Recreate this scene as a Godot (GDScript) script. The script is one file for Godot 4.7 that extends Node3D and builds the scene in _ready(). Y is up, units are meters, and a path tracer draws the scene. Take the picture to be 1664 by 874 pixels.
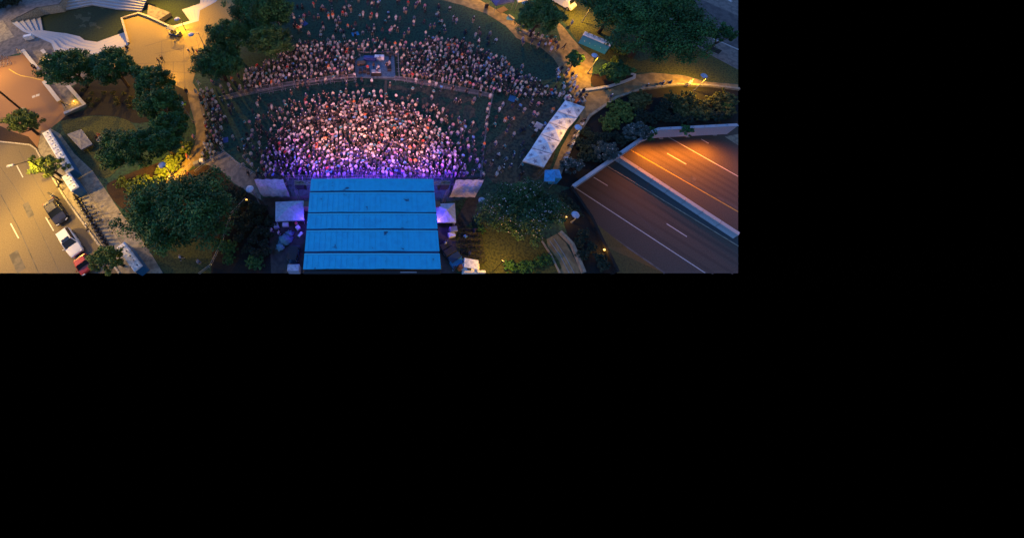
extends Node3D
# An outdoor concert at dusk in a park beside a sunken highway, seen from a drone.
# Ground points are looked up on the level plane they lie on, y up, metres.

const EYE := 55.0
const FOCAL := 640.0
const PITCH := 56.5
var sp := sin(deg_to_rad(PITCH))
var cp := cos(deg_to_rad(PITCH))
var taken := {}
var rng := RandomNumberGenerator.new()
var M := {}
var T := {}

class Mesher:
	var v := PackedVector3Array()
	var n := PackedVector3Array()
	var c := PackedColorArray()
	var col := Color(1, 1, 1)
	func tri(a: Vector3, b: Vector3, d: Vector3, nn: Vector3) -> void:
		if (b - a).cross(d - a).dot(nn) > 0.0:
			v.append(a); v.append(d); v.append(b)
		else:
			v.append(a); v.append(b); v.append(d)
		var g := (b - a).cross(d - a).normalized()
		if g.dot(nn) < 0.0: g = -g
		n.append(g); n.append(g); n.append(g)
		c.append(col); c.append(col); c.append(col)
	func stri(a: Vector3, b: Vector3, d: Vector3, na: Vector3, nb: Vector3, nd: Vector3) -> void:
		if (b - a).cross(d - a).dot(na + nb + nd) > 0.0:
			v.append(a); v.append(d); v.append(b)
			n.append(na); n.append(nd); n.append(nb)
		else:
			v.append(a); v.append(b); v.append(d)
			n.append(na); n.append(nb); n.append(nd)
		c.append(col); c.append(col); c.append(col)
	func quad(a: Vector3, b: Vector3, d: Vector3, e: Vector3, nn: Vector3) -> void:
		tri(a, b, d, nn); tri(a, d, e, nn)
	func box(at: Vector3, size: Vector3, turn := Basis.IDENTITY, bevel := 0.0) -> void:
		var h := size * 0.5
		if bevel <= 0.0:
			for ax in 3:
				for s in [-1.0, 1.0]:
					var nn := Vector3.ZERO; nn[ax] = s
					var p := Vector3.ZERO; var q := Vector3.ZERO
					p[(ax + 1) % 3] = h[(ax + 1) % 3]; q[(ax + 2) % 3] = h[(ax + 2) % 3]
					var o := nn * h[ax]
					quad(at + turn * (o - p - q), at + turn * (o + p - q), at + turn * (o + p + q), at + turn * (o - p + q), turn * nn)
			return
		var b := minf(bevel, minf(h.x, minf(h.y, h.z)) * 0.9)
		# chamfer the four upright edges and the top rim
		var ring := []
		for y in [[-h.y, 0.0], [h.y - b, 0.0], [h.y, b]]:
			var r := []
			var ex: float = h.x - y[1]
			var ez: float = h.z - y[1]
			for k in [[1, 1, 0], [1, 1, 1], [-1, 1, 1], [-1, 1, 0], [-1, -1, 0], [-1, -1, 1], [1, -1, 1], [1, -1, 0]]:
				var px: float = k[0] * (ex - (b if k[2] == 1 else 0.0))
				var pz: float = k[1] * (ez - (0.0 if k[2] == 1 else b))
				r.append(at + turn * Vector3(px, y[0], pz))
			ring.append(r)
		loft(ring, at, true)
	func loft(rings: Array, centre: Vector3, caps := true) -> void:
		for i in rings.size() - 1:
			var a: Array = rings[i]
			var b: Array = rings[i + 1]
			var ca := Vector3.ZERO
			for p in a: ca += p
			for p in b: ca += p
			ca /= float(a.size() + b.size())
			for k in a.size():
				var l := (k + 1) % a.size()
				var mid: Vector3 = (a[k] + a[l] + b[k] + b[l]) * 0.25
				quad(a[k], a[l], b[l], b[k], mid - ca)
		if caps:
			for e in [0, rings.size() - 1]:
				var r: Array = rings[e]
				var m := Vector3.ZERO
				for p in r: m += p
				m /= r.size()
				var other: Array = rings[1] if e == 0 else rings[rings.size() - 2]
				var mo := Vector3.ZERO
				for p in other: mo += p
				mo /= other.size()
				for k in r.size():
					tri(m, r[k], r[(k + 1) % r.size()], m - mo)
	func tube(a: Vector3, b: Vector3, ra: float, rb := -1.0, sides := 6) -> void:
		if rb < 0.0: rb = ra
		var d := (b - a).normalized()
		var s := d.cross(Vector3.UP if absf(d.y) < 0.9 else Vector3.RIGHT).normalized()
		var t := d.cross(s)
		for k in sides:
			var w0 := TAU * k / sides
			var w1 := TAU * (k + 1) / sides
			var n0 := s * cos(w0) + t * sin(w0)
			var n1 := s * cos(w1) + t * sin(w1)
			stri(a + n0 * ra, a + n1 * ra, b + n1 * rb, n0, n1, n1)
			stri(a + n0 * ra, b + n1 * rb, b + n0 * rb, n0, n1, n0)
			if ra > 0.02: tri(a, a + n0 * ra, a + n1 * ra, -d)
			if rb > 0.02: tri(b, b + n0 * rb, b + n1 * rb, d)
	func ball(at: Vector3, r: Vector3, seg := 10, rows := 6, lo := -1.0, rough := 0.0) -> void:
		var p := []
		for j in rows + 1:
			var y := lerpf(asin(lo), PI / 2, float(j) / rows)
			var row := []
			for k in seg + 1:
				var w := TAU * (k % seg) / seg
				var u := Vector3(cos(y) * cos(w), sin(y), cos(y) * sin(w))
				var f := 1.0 + rough * sin(u.x * 5.1 + at.x * 3) * sin(u.z * 4.7 + at.z * 2) * cos(u.y * 6.0 + at.x)
				row.append([at + u * r * f, (u / r).normalized()])
			p.append(row)
		for j in rows:
			for k in seg:
				stri(p[j][k][0], p[j][k + 1][0], p[j + 1][k + 1][0], p[j][k][1], p[j][k + 1][1], p[j + 1][k + 1][1])
				stri(p[j][k][0], p[j + 1][k + 1][0], p[j + 1][k][0], p[j][k][1], p[j + 1][k + 1][1], p[j + 1][k][1])
	func ring(at: Vector3, axis: Vector3, r: float, w: float, seg := 12) -> void:
		var s := axis.cross(Vector3.UP if absf(axis.y) < 0.9 else Vector3.RIGHT).normalized()
		var t := axis.cross(s)
		for k in seg:
			var w0 := TAU * k / seg
			var w1 := TAU * (k + 1) / seg
			tube(at + (s * cos(w0) + t * sin(w0)) * r, at + (s * cos(w1) + t * sin(w1)) * r, w, w, 5)
	func done() -> ArrayMesh:
		var m := ArrayMesh.new()
		var a := []
		a.resize(Mesh.ARRAY_MAX)
		a[Mesh.ARRAY_VERTEX] = v; a[Mesh.ARRAY_NORMAL] = n; a[Mesh.ARRAY_COLOR] = c
		m.add_surface_from_arrays(Mesh.PRIMITIVE_TRIANGLES, a)
		return m

# ---------------------------------------------------------------- helpers
func G(u: float, v: float, h := 0.0) -> Vector3:   # the point at height h that lies in that direction from the drone
	var yc := (v - 222.0) / FOCAL
	var t := (EYE - h) / (sp + yc * cp)
	return Vector3((u - 600.0) / FOCAL * t, h, -(cp - yc * sp) * t)
func pix(p: Vector3) -> Vector2:
	var d := p - Vector3(0, EYE, 0)
	var f := -d.z * cp - d.y * sp
	return Vector2(600.0 + d.x / f * FOCAL, 222.0 + (d.z * sp - d.y * cp) / f * FOCAL)
func pts(l: Array, h := 0.0) -> Array:
	var o := []
	for i in range(0, l.size(), 2): o.append(G(l[i], l[i + 1], h))
	return o
func numbered(called: String) -> String:
	if not taken.has(called):
		taken[called] = 0
		return called
	taken[called] += 1
	return "%s_%03d" % [called, taken[called]]
func tag(o: Node, label: String, category: String, group := "") -> Node:
	o.set_meta("label", label); o.set_meta("category", category)
	if group != "": o.set_meta("group", group)
	return o
func thing(called: String, label: String, category: String, at := Vector3.ZERO, turn := 0.0, group := "") -> Node3D:
	var o := Node3D.new()
	o.name = numbered(called)
	add_child(o, true)
	o.position = at; o.rotation.y = turn
	tag(o, label, category, group)
	return o
func part(called: String, m: Mesher, material: Material, parent: Node3D) -> MeshInstance3D:
	return partm(called, m.done(), material, parent)
func partm(called: String, m: Mesh, material: Material, parent: Node3D) -> MeshInstance3D:
	var o := MeshInstance3D.new()
	o.name = numbered(called) if parent == self else called
	o.mesh = m
	o.material_override = material
	parent.add_child(o, true)
	return o
func copy(src: Node3D, label: String, at: Vector3, turn: float, group := "") -> Node3D:
	var r: Node3D = src.duplicate()
	r.name = numbered(String(src.name))
	add_child(r, true)
	r.position = at; r.rotation.y = turn
	r.set_meta("label", label)
	if group != "": r.set_meta("group", group)
	return r
func smooth(p: Array, k := 4) -> Array:
	var o := []
	var n := p.size()
	for i in n:
		for j in k:
			o.append(p[i].cubic_interpolate(p[(i + 1) % n], p[(i - 1 + n) % n], p[(i + 2) % n], float(j) / k))
	return o
func flat(poly: PackedVector2Array, y: float, m: Mesher) -> void:
	var idx := Geometry2D.triangulate_polygon(poly)
	if idx.is_empty(): print("no triangles ", poly.size(), " ", y)
	for i in range(0, idx.size(), 3):
		m.tri(Vector3(poly[idx[i]].x, y, poly[idx[i]].y), Vector3(poly[idx[i + 1]].x, y, poly[idx[i + 1]].y), Vector3(poly[idx[i + 2]].x, y, poly[idx[i + 2]].y), Vector3.UP)
func flat2(p: Array) -> PackedVector2Array:
	var o := PackedVector2Array()
	for q in p: o.append(Vector2(q.x, q.z))
	return o
func sheet(called: String, l: Array, layer: int, material: Material, curved := false, h := 0.0) -> MeshInstance3D:
	var p := pts(l, h)
	if curved: p = smooth(p)
	for i in p.size():   # nothing is modelled past the near edge and the right edge of the place
		p[i].z = minf(p[i].z, G(0, 444, h).z)
		var u := pix(p[i]).x
		if u > 1200.0: p[i].x *= 600.0 / (u - 600.0)
	var m := Mesher.new()
	flat(flat2(p), h + 0.004 * layer, m)
	var o := part(called, m, material, self)
	o.set_meta("kind", "structure")
	return o
func ribbon(l: Array, w: float, y0: float, y1: float, m: Mesher, h := 0.0) -> void:   # a strip of width w along a line, standing from y0 to y1
	var p := pts(l, h)
	ribbon3(p, w, y0, y1, m)
func ribbon3(p: Array, w: float, y0: float, y1: float, m: Mesher) -> void:
	var left := []
	var right := []
	for i in p.size():
		var d: Vector3 = (p[mini(i + 1, p.size() - 1)] - p[maxi(i - 1, 0)])
		d.y = 0
		d = d.normalized()
		var s := Vector3(-d.z, 0, d.x) * w * 0.5
		left.append(p[i] - s); right.append(p[i] + s)
	for i in p.size() - 1:
		var a: Vector3 = left[i]; var b: Vector3 = left[i + 1]; var c: Vector3 = right[i + 1]; var d: Vector3 = right[i]
		for q in 1:
			a.y = y1; b.y = y1; c.y = y1; d.y = y1
		m.quad(a, b, c, d, Vector3.UP)
		if y1 > y0 + 0.001:
			var dn := Vector3(0, y0 - y1, 0)
			m.quad(a, b, b + dn, a + dn, a - d)
			m.quad(d, c, c + dn, d + dn, d - a)
			if i == 0: m.quad(a, d, d + dn, a + dn, a - b)
			if i == p.size() - 2: m.quad(b, c, c + dn, b + dn, b - a)
func rect_path(l: Array, step: float, h := 0.0) -> Array:   # points every step metres along a line, with the direction there
	var p := pts(l, h)
	var o := []
	var left := 0.0
	for i in p.size() - 1:
		var d: Vector3 = p[i + 1] - p[i]
		var s := left
		while s < d.length():
			o.append([p[i] + d.normalized() * s, atan2(-d.z, d.x)])
			s += step
		left = s - d.length()
	return o
func place(i: int, n: int) -> String:
	if n == 1: return ""
	if i == 0: return "leftmost"
	if i == n - 1: return "rightmost"
	var w := ["", "second", "third", "fourth", "fifth", "sixth", "seventh", "eighth", "ninth", "tenth", "eleventh", "twelfth"]
	return (w[i] if i < 12 else "%dth" % (i + 1) if (i + 1) % 10 > 3 or (i + 1) % 10 == 0 or i < 20 else "%d%s" % [i + 1, ["", "st", "nd", "rd"][(i + 1) % 10]]) + " from the left"
func c3(r: float, g: float, b: float) -> Color: return Color(r, g, b).linear_to_srgb()
func noise_tex(called: String, freq: float, octaves: int, ramp: Array, size := 256, seed := 1, cell := false) -> void:
	# ramp: [at, Color linear, ...]
	var f := FastNoiseLite.new()
	f.seed = seed; f.frequency = freq; f.fractal_octaves = octaves
	f.noise_type = FastNoiseLite.TYPE_CELLULAR if cell else FastNoiseLite.TYPE_SIMPLEX_SMOOTH
	var src := f.get_seamless_image(size, size)
	var g := Gradient.new()
	g.offsets = PackedFloat32Array(); g.colors = PackedColorArray()
	var off := PackedFloat32Array(); var cols := PackedColorArray()
	for i in range(0, ramp.size(), 2):
		off.append(ramp[i]); cols.append(ramp[i + 1])
	g.offsets = off; g.colors = cols
	var im := Image.create(size, size, false, Image.FORMAT_RGB8)
	for y in size:
		for x in size:
			im.set_pixel(x, y, g.sample(src.get_pixel(x, y).r))
	T[called] = ImageTexture.create_from_image(im)
	var nm := src.duplicate()
	nm.convert(Image.FORMAT_RGBA8)
	nm.bump_map_to_normal_map(3.0)
	T[called + "_bump"] = ImageTexture.create_from_image(nm)
func mat(called: String, color: Color, rough := 0.9, tex := "", metres := 6.0, bump := 0.0, metal := 0.0) -> StandardMaterial3D:
	var m := StandardMaterial3D.new()
	m.albedo_color = color; m.roughness = rough; m.metallic = metal
	if tex != "":
		m.albedo_texture = T[tex]
		m.uv1_triplanar = true; m.uv1_world_triplanar = true
		m.uv1_scale = Vector3.ONE / metres
		if bump > 0.0:
			m.normal_enabled = true; m.normal_texture = T[tex + "_bump"]; m.normal_scale = bump
	M[called] = m
	return m
func glow(called: String, color: Color, energy: float) -> StandardMaterial3D:
	var m := mat(called, Color(0.9, 0.9, 0.9), 0.5)
	m.emission_enabled = true; m.emission = color; m.emission_energy_multiplier = energy
	return m
func vcol(called: String, rough := 0.9) -> StandardMaterial3D:
	var m := mat(called, Color.WHITE, rough)
	m.vertex_color_use_as_albedo = true
	return m
func spot(parent: Node3D, at: Vector3, towards: Vector3, color: Color, energy: float, angle: float, size := 0.15, soft := 0.6) -> void:
	var l := SpotLight3D.new()
	l.name = "light"
	parent.add_child(l, true)
	l.light_color = color; l.light_energy = energy; l.spot_angle = angle; l.spot_angle_attenuation = soft
	l.light_size = size; l.spot_range = 120.0; l.spot_attenuation = 2.0; l.shadow_enabled = true
	var up := Vector3.UP if absf((towards - at).normalized().y) < 0.98 else Vector3.FORWARD
	l.transform = Transform3D(Basis.looking_at(towards - at, up), at)
func omni(parent: Node3D, at: Vector3, color: Color, energy: float, size := 0.12) -> void:
	var l := OmniLight3D.new()
	l.name = "light"
	parent.add_child(l, true)
	l.position = at; l.light_color = color; l.light_energy = energy; l.light_size = size
	l.omni_range = 120.0; l.omni_attenuation = 2.0; l.shadow_enabled = true

const AMBER := Color(1.0, 0.72, 0.16)
const SODIUM := Color(1.0, 0.77, 0.30)
const ORANGE := Color(1.0, 0.54, 0.09)

func _ready() -> void:
	rng.seed = 7
	# ------------------------------------------------ camera, sky, sun, exposure
	var cam := Camera3D.new()
	cam.name = "camera"
	add_child(cam)
	cam.projection = Camera3D.PROJECTION_FRUSTUM
	cam.near = 0.5; cam.far = 1500.0
	cam.keep_aspect = Camera3D.KEEP_HEIGHT
	cam.size = 874.0 / FOCAL * cam.near
	cam.frustum_offset = Vector2((832.0 - 600.0) / FOCAL * cam.near, -(437.0 - 222.0) / FOCAL * cam.near)
	cam.position = Vector3(0, EYE, 0)
	cam.rotation_degrees = Vector3(-PITCH, 0, 0)
	cam.current = true
	var we := WorldEnvironment.new()
	we.name = "environment"
	var e := Environment.new()
	var sky := Sky.new()
	var sm := ProceduralSkyMaterial.new()
	sm.sky_top_color = Color(0.30, 0.56, 0.92)
	sm.sky_horizon_color = Color(0.52, 0.69, 0.90)
	sm.sky_curve = 0.2
	sm.ground_bottom_color = Color.BLACK
	sm.ground_horizon_color = Color.BLACK
	sm.sky_energy_multiplier = 1.25
	sky.sky_material = sm
	e.background_mode = Environment.BG_SKY
	e.sky = sky
	e.background_energy_multiplier = 1.0
	e.tonemap_mode = Environment.TONE_MAPPER_LINEAR
	e.tonemap_exposure = 1.0
	e.sdfgi_enabled = true; e.ssao_enabled = true; e.ssil_enabled = true
	we.environment = e
	add_child(we)
	var sun := DirectionalLight3D.new()
	sun.name = "afterglow"
	sun.light_color = Color(0.85, 0.88, 1.0); sun.light_energy = 0.12; sun.light_angular_distance = 60.0
	sun.shadow_enabled = true
	sun.rotation_degrees = Vector3(-40, 60, 0)
	add_child(sun)
	materials()
	setting()
	amphitheatre()
	highway()
	stage()
	canopies()
	trees()
	lamps()
	vehicles()
	furniture()
	people()

func materials() -> void:
	noise_tex("speck", 0.05, 4, [0.2, Color(0.62, 0.62, 0.62), 0.5, Color(0.85, 0.85, 0.85), 0.8, Color(1, 1, 1)], 256, 3)
	noise_tex("patchy", 0.012, 6, [0.15, Color(0.74, 0.75, 0.76), 0.45, Color(0.86, 0.86, 0.85), 0.62, Color(1, 0.99, 0.96), 0.9, Color(0.84, 0.85, 0.85)], 512, 5)
	noise_tex("grassy", 0.03, 6, [0.15, Color(0.50, 0.56, 0.52), 0.45, Color(0.74, 0.80, 0.74), 0.65, Color(0.95, 0.98, 0.86), 0.9, Color(0.7, 0.72, 0.55)], 512, 9)
	noise_tex("stained", 0.02, 5, [0.0, Color(0.3, 0.35, 0.4), 0.10, Color(0.5, 0.55, 0.6), 0.15, Color(0.93, 0.93, 0.93), 0.5, Color(1, 1, 1), 0.8, Color(0.9, 0.92, 0.94), 1.0, Color(1, 1, 1)], 512, 21)
	noise_tex("cloth", 0.015, 3, [0.2, Color(0.84, 0.84, 0.86), 0.7, Color(1, 1, 1)], 256, 12)
	noise_tex("asphalt", 0.08, 5, [0.2, Color(0.86, 0.86, 0.86), 0.5, Color(0.95, 0.95, 0.94), 0.8, Color(1, 1, 1)], 512, 31)
	mat("concrete_blue", c3(0.33, 0.38, 0.47), 0.85, "asphalt", 6.0)  # also colours the painted shade on the amphitheatre treads
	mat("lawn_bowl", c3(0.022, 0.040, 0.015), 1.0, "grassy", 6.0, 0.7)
	mat("lawn_thin", c3(0.075, 0.085, 0.055), 1.0, "grassy", 4.0, 0.7)
	mat("lawn_thinner", c3(0.034, 0.062, 0.050), 1.0, "grassy", 8.0, 0.5)
	mat("canopy_dull", c3(0.17, 0.17, 0.19), 0.8, "cloth", 2.0)
	mat("backstage", c3(0.055, 0.05, 0.05), 1.0, "patchy", 8.0)
	mat("lawn", c3(0.024, 0.070, 0.054), 1.0, "grassy", 9.0, 0.6)
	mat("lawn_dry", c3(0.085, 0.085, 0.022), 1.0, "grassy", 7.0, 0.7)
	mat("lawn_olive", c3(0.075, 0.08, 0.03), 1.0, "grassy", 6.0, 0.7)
	mat("worn", c3(0.10, 0.080, 0.066), 1.0, "grassy", 12.0, 0.5)
	mat("mulch", c3(0.010, 0.008, 0.009), 1.0, "grassy", 3.0, 0.8)
	mat("mulch_red", c3(0.05, 0.022, 0.013), 1.0, "grassy", 3.0, 0.8)
	mat("asphalt", c3(0.125, 0.102, 0.07), 0.9, "asphalt", 9.0, 0.0)
	mat("asphalt_dark", c3(0.085, 0.08, 0.085), 0.9, "patchy", 12.0, 0.0)
	mat("highway_track", c3(0.056, 0.045, 0.038), 0.8, "asphalt", 11.0)
	mat("shadow_asphalt", c3(0.040, 0.058, 0.066), 0.9, "asphalt", 7.0)  # asphalt darkened for the painted barrier shadow
	mat("highway_asphalt", c3(0.074, 0.060, 0.050), 0.85, "asphalt", 11.0, 0.0)
	mat("concrete", c3(0.30, 0.265, 0.205), 0.9, "patchy", 7.0, 0.0)
	mat("concrete_pale", c3(0.44, 0.43, 0.43), 0.85, "asphalt", 5.0)
	mat("concrete_cream", c3(0.55, 0.50, 0.40), 0.85, "speck", 3.0, 0.1)
	mat("concrete_dusk", c3(0.17, 0.155, 0.15), 0.9, "patchy", 8.0, 0.0)
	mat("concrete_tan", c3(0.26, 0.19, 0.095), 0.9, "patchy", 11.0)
	mat("tarp", c3(0.12, 0.24, 0.32), 0.7, "cloth", 2.0)
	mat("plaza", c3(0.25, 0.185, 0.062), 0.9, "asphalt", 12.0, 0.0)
	mat("brick", c3(0.22, 0.115, 0.06), 0.9, "asphalt", 6.0, 0.0)
	mat("joint", c3(0.10, 0.085, 0.06), 1.0)
	mat("paint_white", c3(0.72, 0.72, 0.72), 0.7, "speck", 1.5)
	mat("paint_yellow", c3(0.75, 0.50, 0.06), 0.7, "speck", 1.5)
	mat("roof_pale", c3(0.03, 0.45, 0.62), 0.6)
	mat("roof_blue", c3(0.002, 0.40, 0.64), 0.6, "stained", 24.0)
	mat("roof_edge", c3(0.01, 0.05, 0.14), 0.6)
	mat("void_black", Color.BLACK, 1.0)  # lightless black, only for the added sheet under everything
	M.void_black.metallic_specular = 0.0
	mat("black", c3(0.012, 0.012, 0.014), 0.7)
	mat("black_metal", c3(0.02, 0.02, 0.022), 0.4, "", 1, 0, 0.5)
	mat("grey_metal", c3(0.30, 0.31, 0.33), 0.45, "", 1, 0, 0.6)
	mat("steel", c3(0.30, 0.30, 0.32), 0.45, "", 1, 0, 0.6)
	mat("white_vinyl", c3(0.72, 0.70, 0.74), 0.6, "cloth", 3.0)
	mat("scrim", c3(0.76, 0.66, 0.94), 0.8, "cloth", 2.0)
	mat("canopy_grey", c3(0.42, 0.46, 0.60), 0.7, "cloth", 2.0)
	mat("star_print", c3(0.27, 0.25, 0.32), 0.7)
	mat("blue_vinyl", c3(0.02, 0.28, 0.60), 0.6, "cloth", 3.0)
	mat("navy_vinyl", c3(0.03, 0.05, 0.22), 0.6, "cloth", 3.0)
	mat("teal_plastic", c3(0.015, 0.17, 0.36), 0.5)
	mat("blue_plastic", c3(0.02, 0.14, 0.32), 0.5)
	mat("white_plastic", c3(0.75, 0.75, 0.73), 0.5, "cloth", 2.0)
	mat("car_white", c3(0.72, 0.70, 0.66), 0.25)
	mat("car_black", c3(0.012, 0.012, 0.013), 0.2)
	mat("car_red", c3(0.38, 0.035, 0.02), 0.25)
	mat("car_dark_blue", c3(0.02, 0.04, 0.08), 0.25)
	mat("glass_dark", c3(0.012, 0.016, 0.022), 0.06)
	mat("tyre", c3(0.014, 0.014, 0.014), 0.9)
	mat("rim", c3(0.4, 0.4, 0.42), 0.3, "", 1, 0, 0.8)
	mat("red_lens", c3(0.35, 0.01, 0.01), 0.3)
	mat("clear_lens", c3(0.7, 0.7, 0.72), 0.15)
	mat("orange_cloth", c3(0.75, 0.14, 0.02), 0.8)
	mat("wood", c3(0.20, 0.12, 0.07), 0.8, "speck", 1.0)
	mat("bark", c3(0.05, 0.035, 0.025), 1.0, "speck", 0.7, 1.0)
	mat("deck_floor", c3(0.10, 0.17, 0.26), 0.6, "patchy", 4.0)
	mat("stage_floor", c3(0.03, 0.03, 0.035), 0.5)
	vcol("leaf", 0.75)
	M.leaf.backlight_enabled = true; M.leaf.backlight = Color(0.05, 0.09, 0.04)
	vcol("body", 0.85)
	glow("amber_glow", AMBER, 3.0)
	glow("sodium_glow", SODIUM, 3.0)
	glow("orange_glow", ORANGE, 2.0)
	glow("purple_glow", Color(0.5, 0.25, 1.0), 4.0)
	glow("white_glow", Color(1.0, 0.85, 0.8), 4.0)

# ---------------------------------------------------------------- ground
const BOWL := [18, 37, 36, 51, 57, 59, 82, 70, 88, 84, 112, 88, 146, 95, 180, 88, 209, 70, 198, 31, 225, 23, 240, 28, 279, 46, 322, 34, 324, 17, 350, 3, 362, -14]
func setting() -> void:
	# the park: one level sheet with the bowl of the amphitheatre and the highway cut out of it
	var edge := pts([1001, 444, 960, 357, 928, 306, 1050, 221, 1066, 214, 1200, 207])
	var far := G(1200, 0)
	var low := G(1200, 444)
	var dir := (far - low) / (low.z - far.z)
	var top := far + dir * 340.0
	var bowl := flat2(pts(BOWL))
	bowl.append(Vector2(bowl[bowl.size() - 1].x, -150)); bowl.append(Vector2(G(104, 0).x, -150))
	bowl.append(Vector2(G(104, 0).x, G(104, 0).z)); bowl.append(Vector2(G(97, 10).x, G(97, 10).z)); bowl.append(Vector2(G(62, 15).x, G(62, 15).z))
	var split := G(150, 50).x
	var z0 := G(0, 444).z
	var halves := [PackedVector2Array([Vector2(-260, z0), Vector2(split, z0), Vector2(split, top.z), Vector2(-260, top.z)])]
	var r := PackedVector2Array([Vector2(split, z0)])
	for p in edge: r.append(Vector2(p.x, p.z))
	r.append(Vector2(far.x, far.z)); r.append(Vector2(top.x, top.z)); r.append(Vector2(split, top.z))
	halves.append(r)
	var m := Mesher.new()
	for h in halves:
		for q in Geometry2D.clip_polygons(h, bowl):
			flat(q, 0.0, m)
	part("park_ground", m, M.lawn, self).set_meta("kind", "structure")
	m = Mesher.new()
	m.quad(Vector3(-600, -7.5, 300), Vector3(600, -7.5, 300), Vector3(600, -7.5, -700), Vector3(-600, -7.5, -700), Vector3.UP)
	part("void_sheet", m, M.void_black, self).set_meta("kind", "structure")  # added black sheet, keeps the area past the modelled edges dark
	# street and pavements on the left
	sheet("street", [-90, 225, 0, 231, 48, 236, 60, 244, 68, 262, 105, 322, 170, 412, 192, 444, -90, 444], 1, M.asphalt)
	sheet("pavement", [60, 243, 66, 212, 80, 208, 97, 218, 120, 250, 149, 277, 165, 300, 200, 352, 240, 404, 264, 444, 194, 444, 172, 412, 107, 322, 70, 262], 2, M.concrete)
	sheet("planting_verge", [-90, 190, 0, 205, 20, 214, 45, 222, 60, 238, 62, 243, 48, 235, 0, 230, -90, 223], 2, M.mulch_red)
	sheet("brick_plaza", [-90, 60, 8, 92, 30, 90, 38, 84, 66, 118, 73, 135, 97, 165, 107, 187, 97, 196, 75, 213, 66, 212, 60, 240, 45, 222, 20, 214, 0, 205, -90, 188], 3, M.brick)
	sheet("upper_walkway", [-90, 30, 0, 14, 40, -5, 110, -30, 108, -10, 104, 0, 97, 10, 62, 15, 18, 37, 36, 51, 30, 68, 38, 84, 8, 92, -90, 60], 2, M.concrete_dusk)
	sheet("pale_paving", [-40, 40, 3, 33, 22, 60, -20, 75], 4, M.concrete)
	sheet("ramp_walk", [36, 51, 57, 59, 82, 70, 88, 84, 112, 88, 146, 95, 170, 92, 160, 120, 112, 141, 120, 160, 139, 173, 107, 186, 97, 165, 73, 135, 66, 118, 38, 84, 28, 68], 3, M.concrete_dusk)
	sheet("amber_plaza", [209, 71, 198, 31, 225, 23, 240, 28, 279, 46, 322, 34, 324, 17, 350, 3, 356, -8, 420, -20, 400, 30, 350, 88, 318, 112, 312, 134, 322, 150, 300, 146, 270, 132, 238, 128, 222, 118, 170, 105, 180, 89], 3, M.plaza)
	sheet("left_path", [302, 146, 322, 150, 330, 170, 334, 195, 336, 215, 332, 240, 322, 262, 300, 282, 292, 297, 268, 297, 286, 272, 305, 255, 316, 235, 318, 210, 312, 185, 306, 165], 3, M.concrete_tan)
	sheet("service_path", [330, 266, 352, 246, 366, 248, 392, 268, 418, 286, 424, 325, 408, 315, 380, 298, 362, 280, 345, 271], 3, M.concrete_dusk)
	sheet("mulch_bed", [96, 196, 107, 187, 140, 174, 118, 142, 170, 105, 222, 118, 238, 128, 270, 132, 302, 148, 304, 190, 250, 196, 220, 200, 190, 190, 150, 188, 120, 192], 2, M.mulch, true)
	sheet("dry_lawn", [98, 200, 120, 193, 150, 189, 190, 191, 215, 202, 230, 240, 205, 262, 190, 275, 170, 290, 149, 277, 122, 245], 2, M.lawn_olive, true)
	sheet("mulch_slope", [172, 306, 190, 290, 240, 270, 270, 262, 285, 272, 268, 296, 330, 268, 362, 282, 380, 300, 410, 318, 440, 345, 440, 444, 330, 444, 338, 390, 300, 388, 205, 345], 2, M.mulch_red, true)
	sheet("dark_bed", [362, 300, 380, 300, 408, 316, 440, 345, 445, 444, 345, 444, 350, 400, 370, 340], 4, M.mulch)
	sheet("lower_lawn", [200, 352, 232, 366, 300, 386, 345, 392, 342, 444, 266, 444, 240, 404], 3, M.lawn_olive)
	sheet("backstage_ground", [424, 322, 500, 318, 705, 318, 740, 360, 760, 320, 780, 318, 790, 345, 750, 372, 742, 444, 440, 444, 436, 345], 5, M.backstage)
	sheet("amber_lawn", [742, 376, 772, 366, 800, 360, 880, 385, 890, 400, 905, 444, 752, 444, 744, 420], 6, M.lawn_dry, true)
	var wr := RandomNumberGenerator.new()
	wr.seed = 44
	for q in [[690, 146, 22, 7], [720, 152, 30, 9], [752, 160, 24, 8], [700, 166, 26, 10], [735, 176, 22, 12], [762, 184, 14, 14], [665, 148, 22, 6], [640, 142, 18, 5], [715, 188, 14, 10], [748, 204, 12, 12], [600, 140, 16, 4], [770, 210, 8, 16], [655, 160, 16, 6], [520, 146, 18, 4], [560, 145, 14, 5], [455, 175, 16, 6], [425, 220, 12, 10], [540, 60, 30, 5], [640, 40, 40, 7], [760, 84, 20, 6], [700, 24, 36, 6]]:
		var l := []
		for k in 12:
			var f := 0.75 + wr.randf_range(-0.25, 0.3)
			l.append(q[0] + cos(TAU * k / 12) * q[2] * f); l.append(q[1] + sin(TAU * k / 12) * q[3] * f)
		sheet("worn_patch", l, [2, 3, 4][int(q[0]) % 3] if q[1] > 130 else 2, M.worn if q[0] > 590 and q[1] > 130 else M.lawn_thinner, true)
	sheet("trampled_ground", [800, 168, 890, 160, 915, 175, 905, 235, 880, 290, 800, 296, 790, 240, 830, 200], 2, M.worn, true)
	sheet("arc_walkway", [366, 162, 480, 138, 575, 126, 650, 131, 800, 159, 800, 152, 650, 124, 575, 119, 478, 131, 362, 155], 3, M.concrete_dusk)
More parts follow.
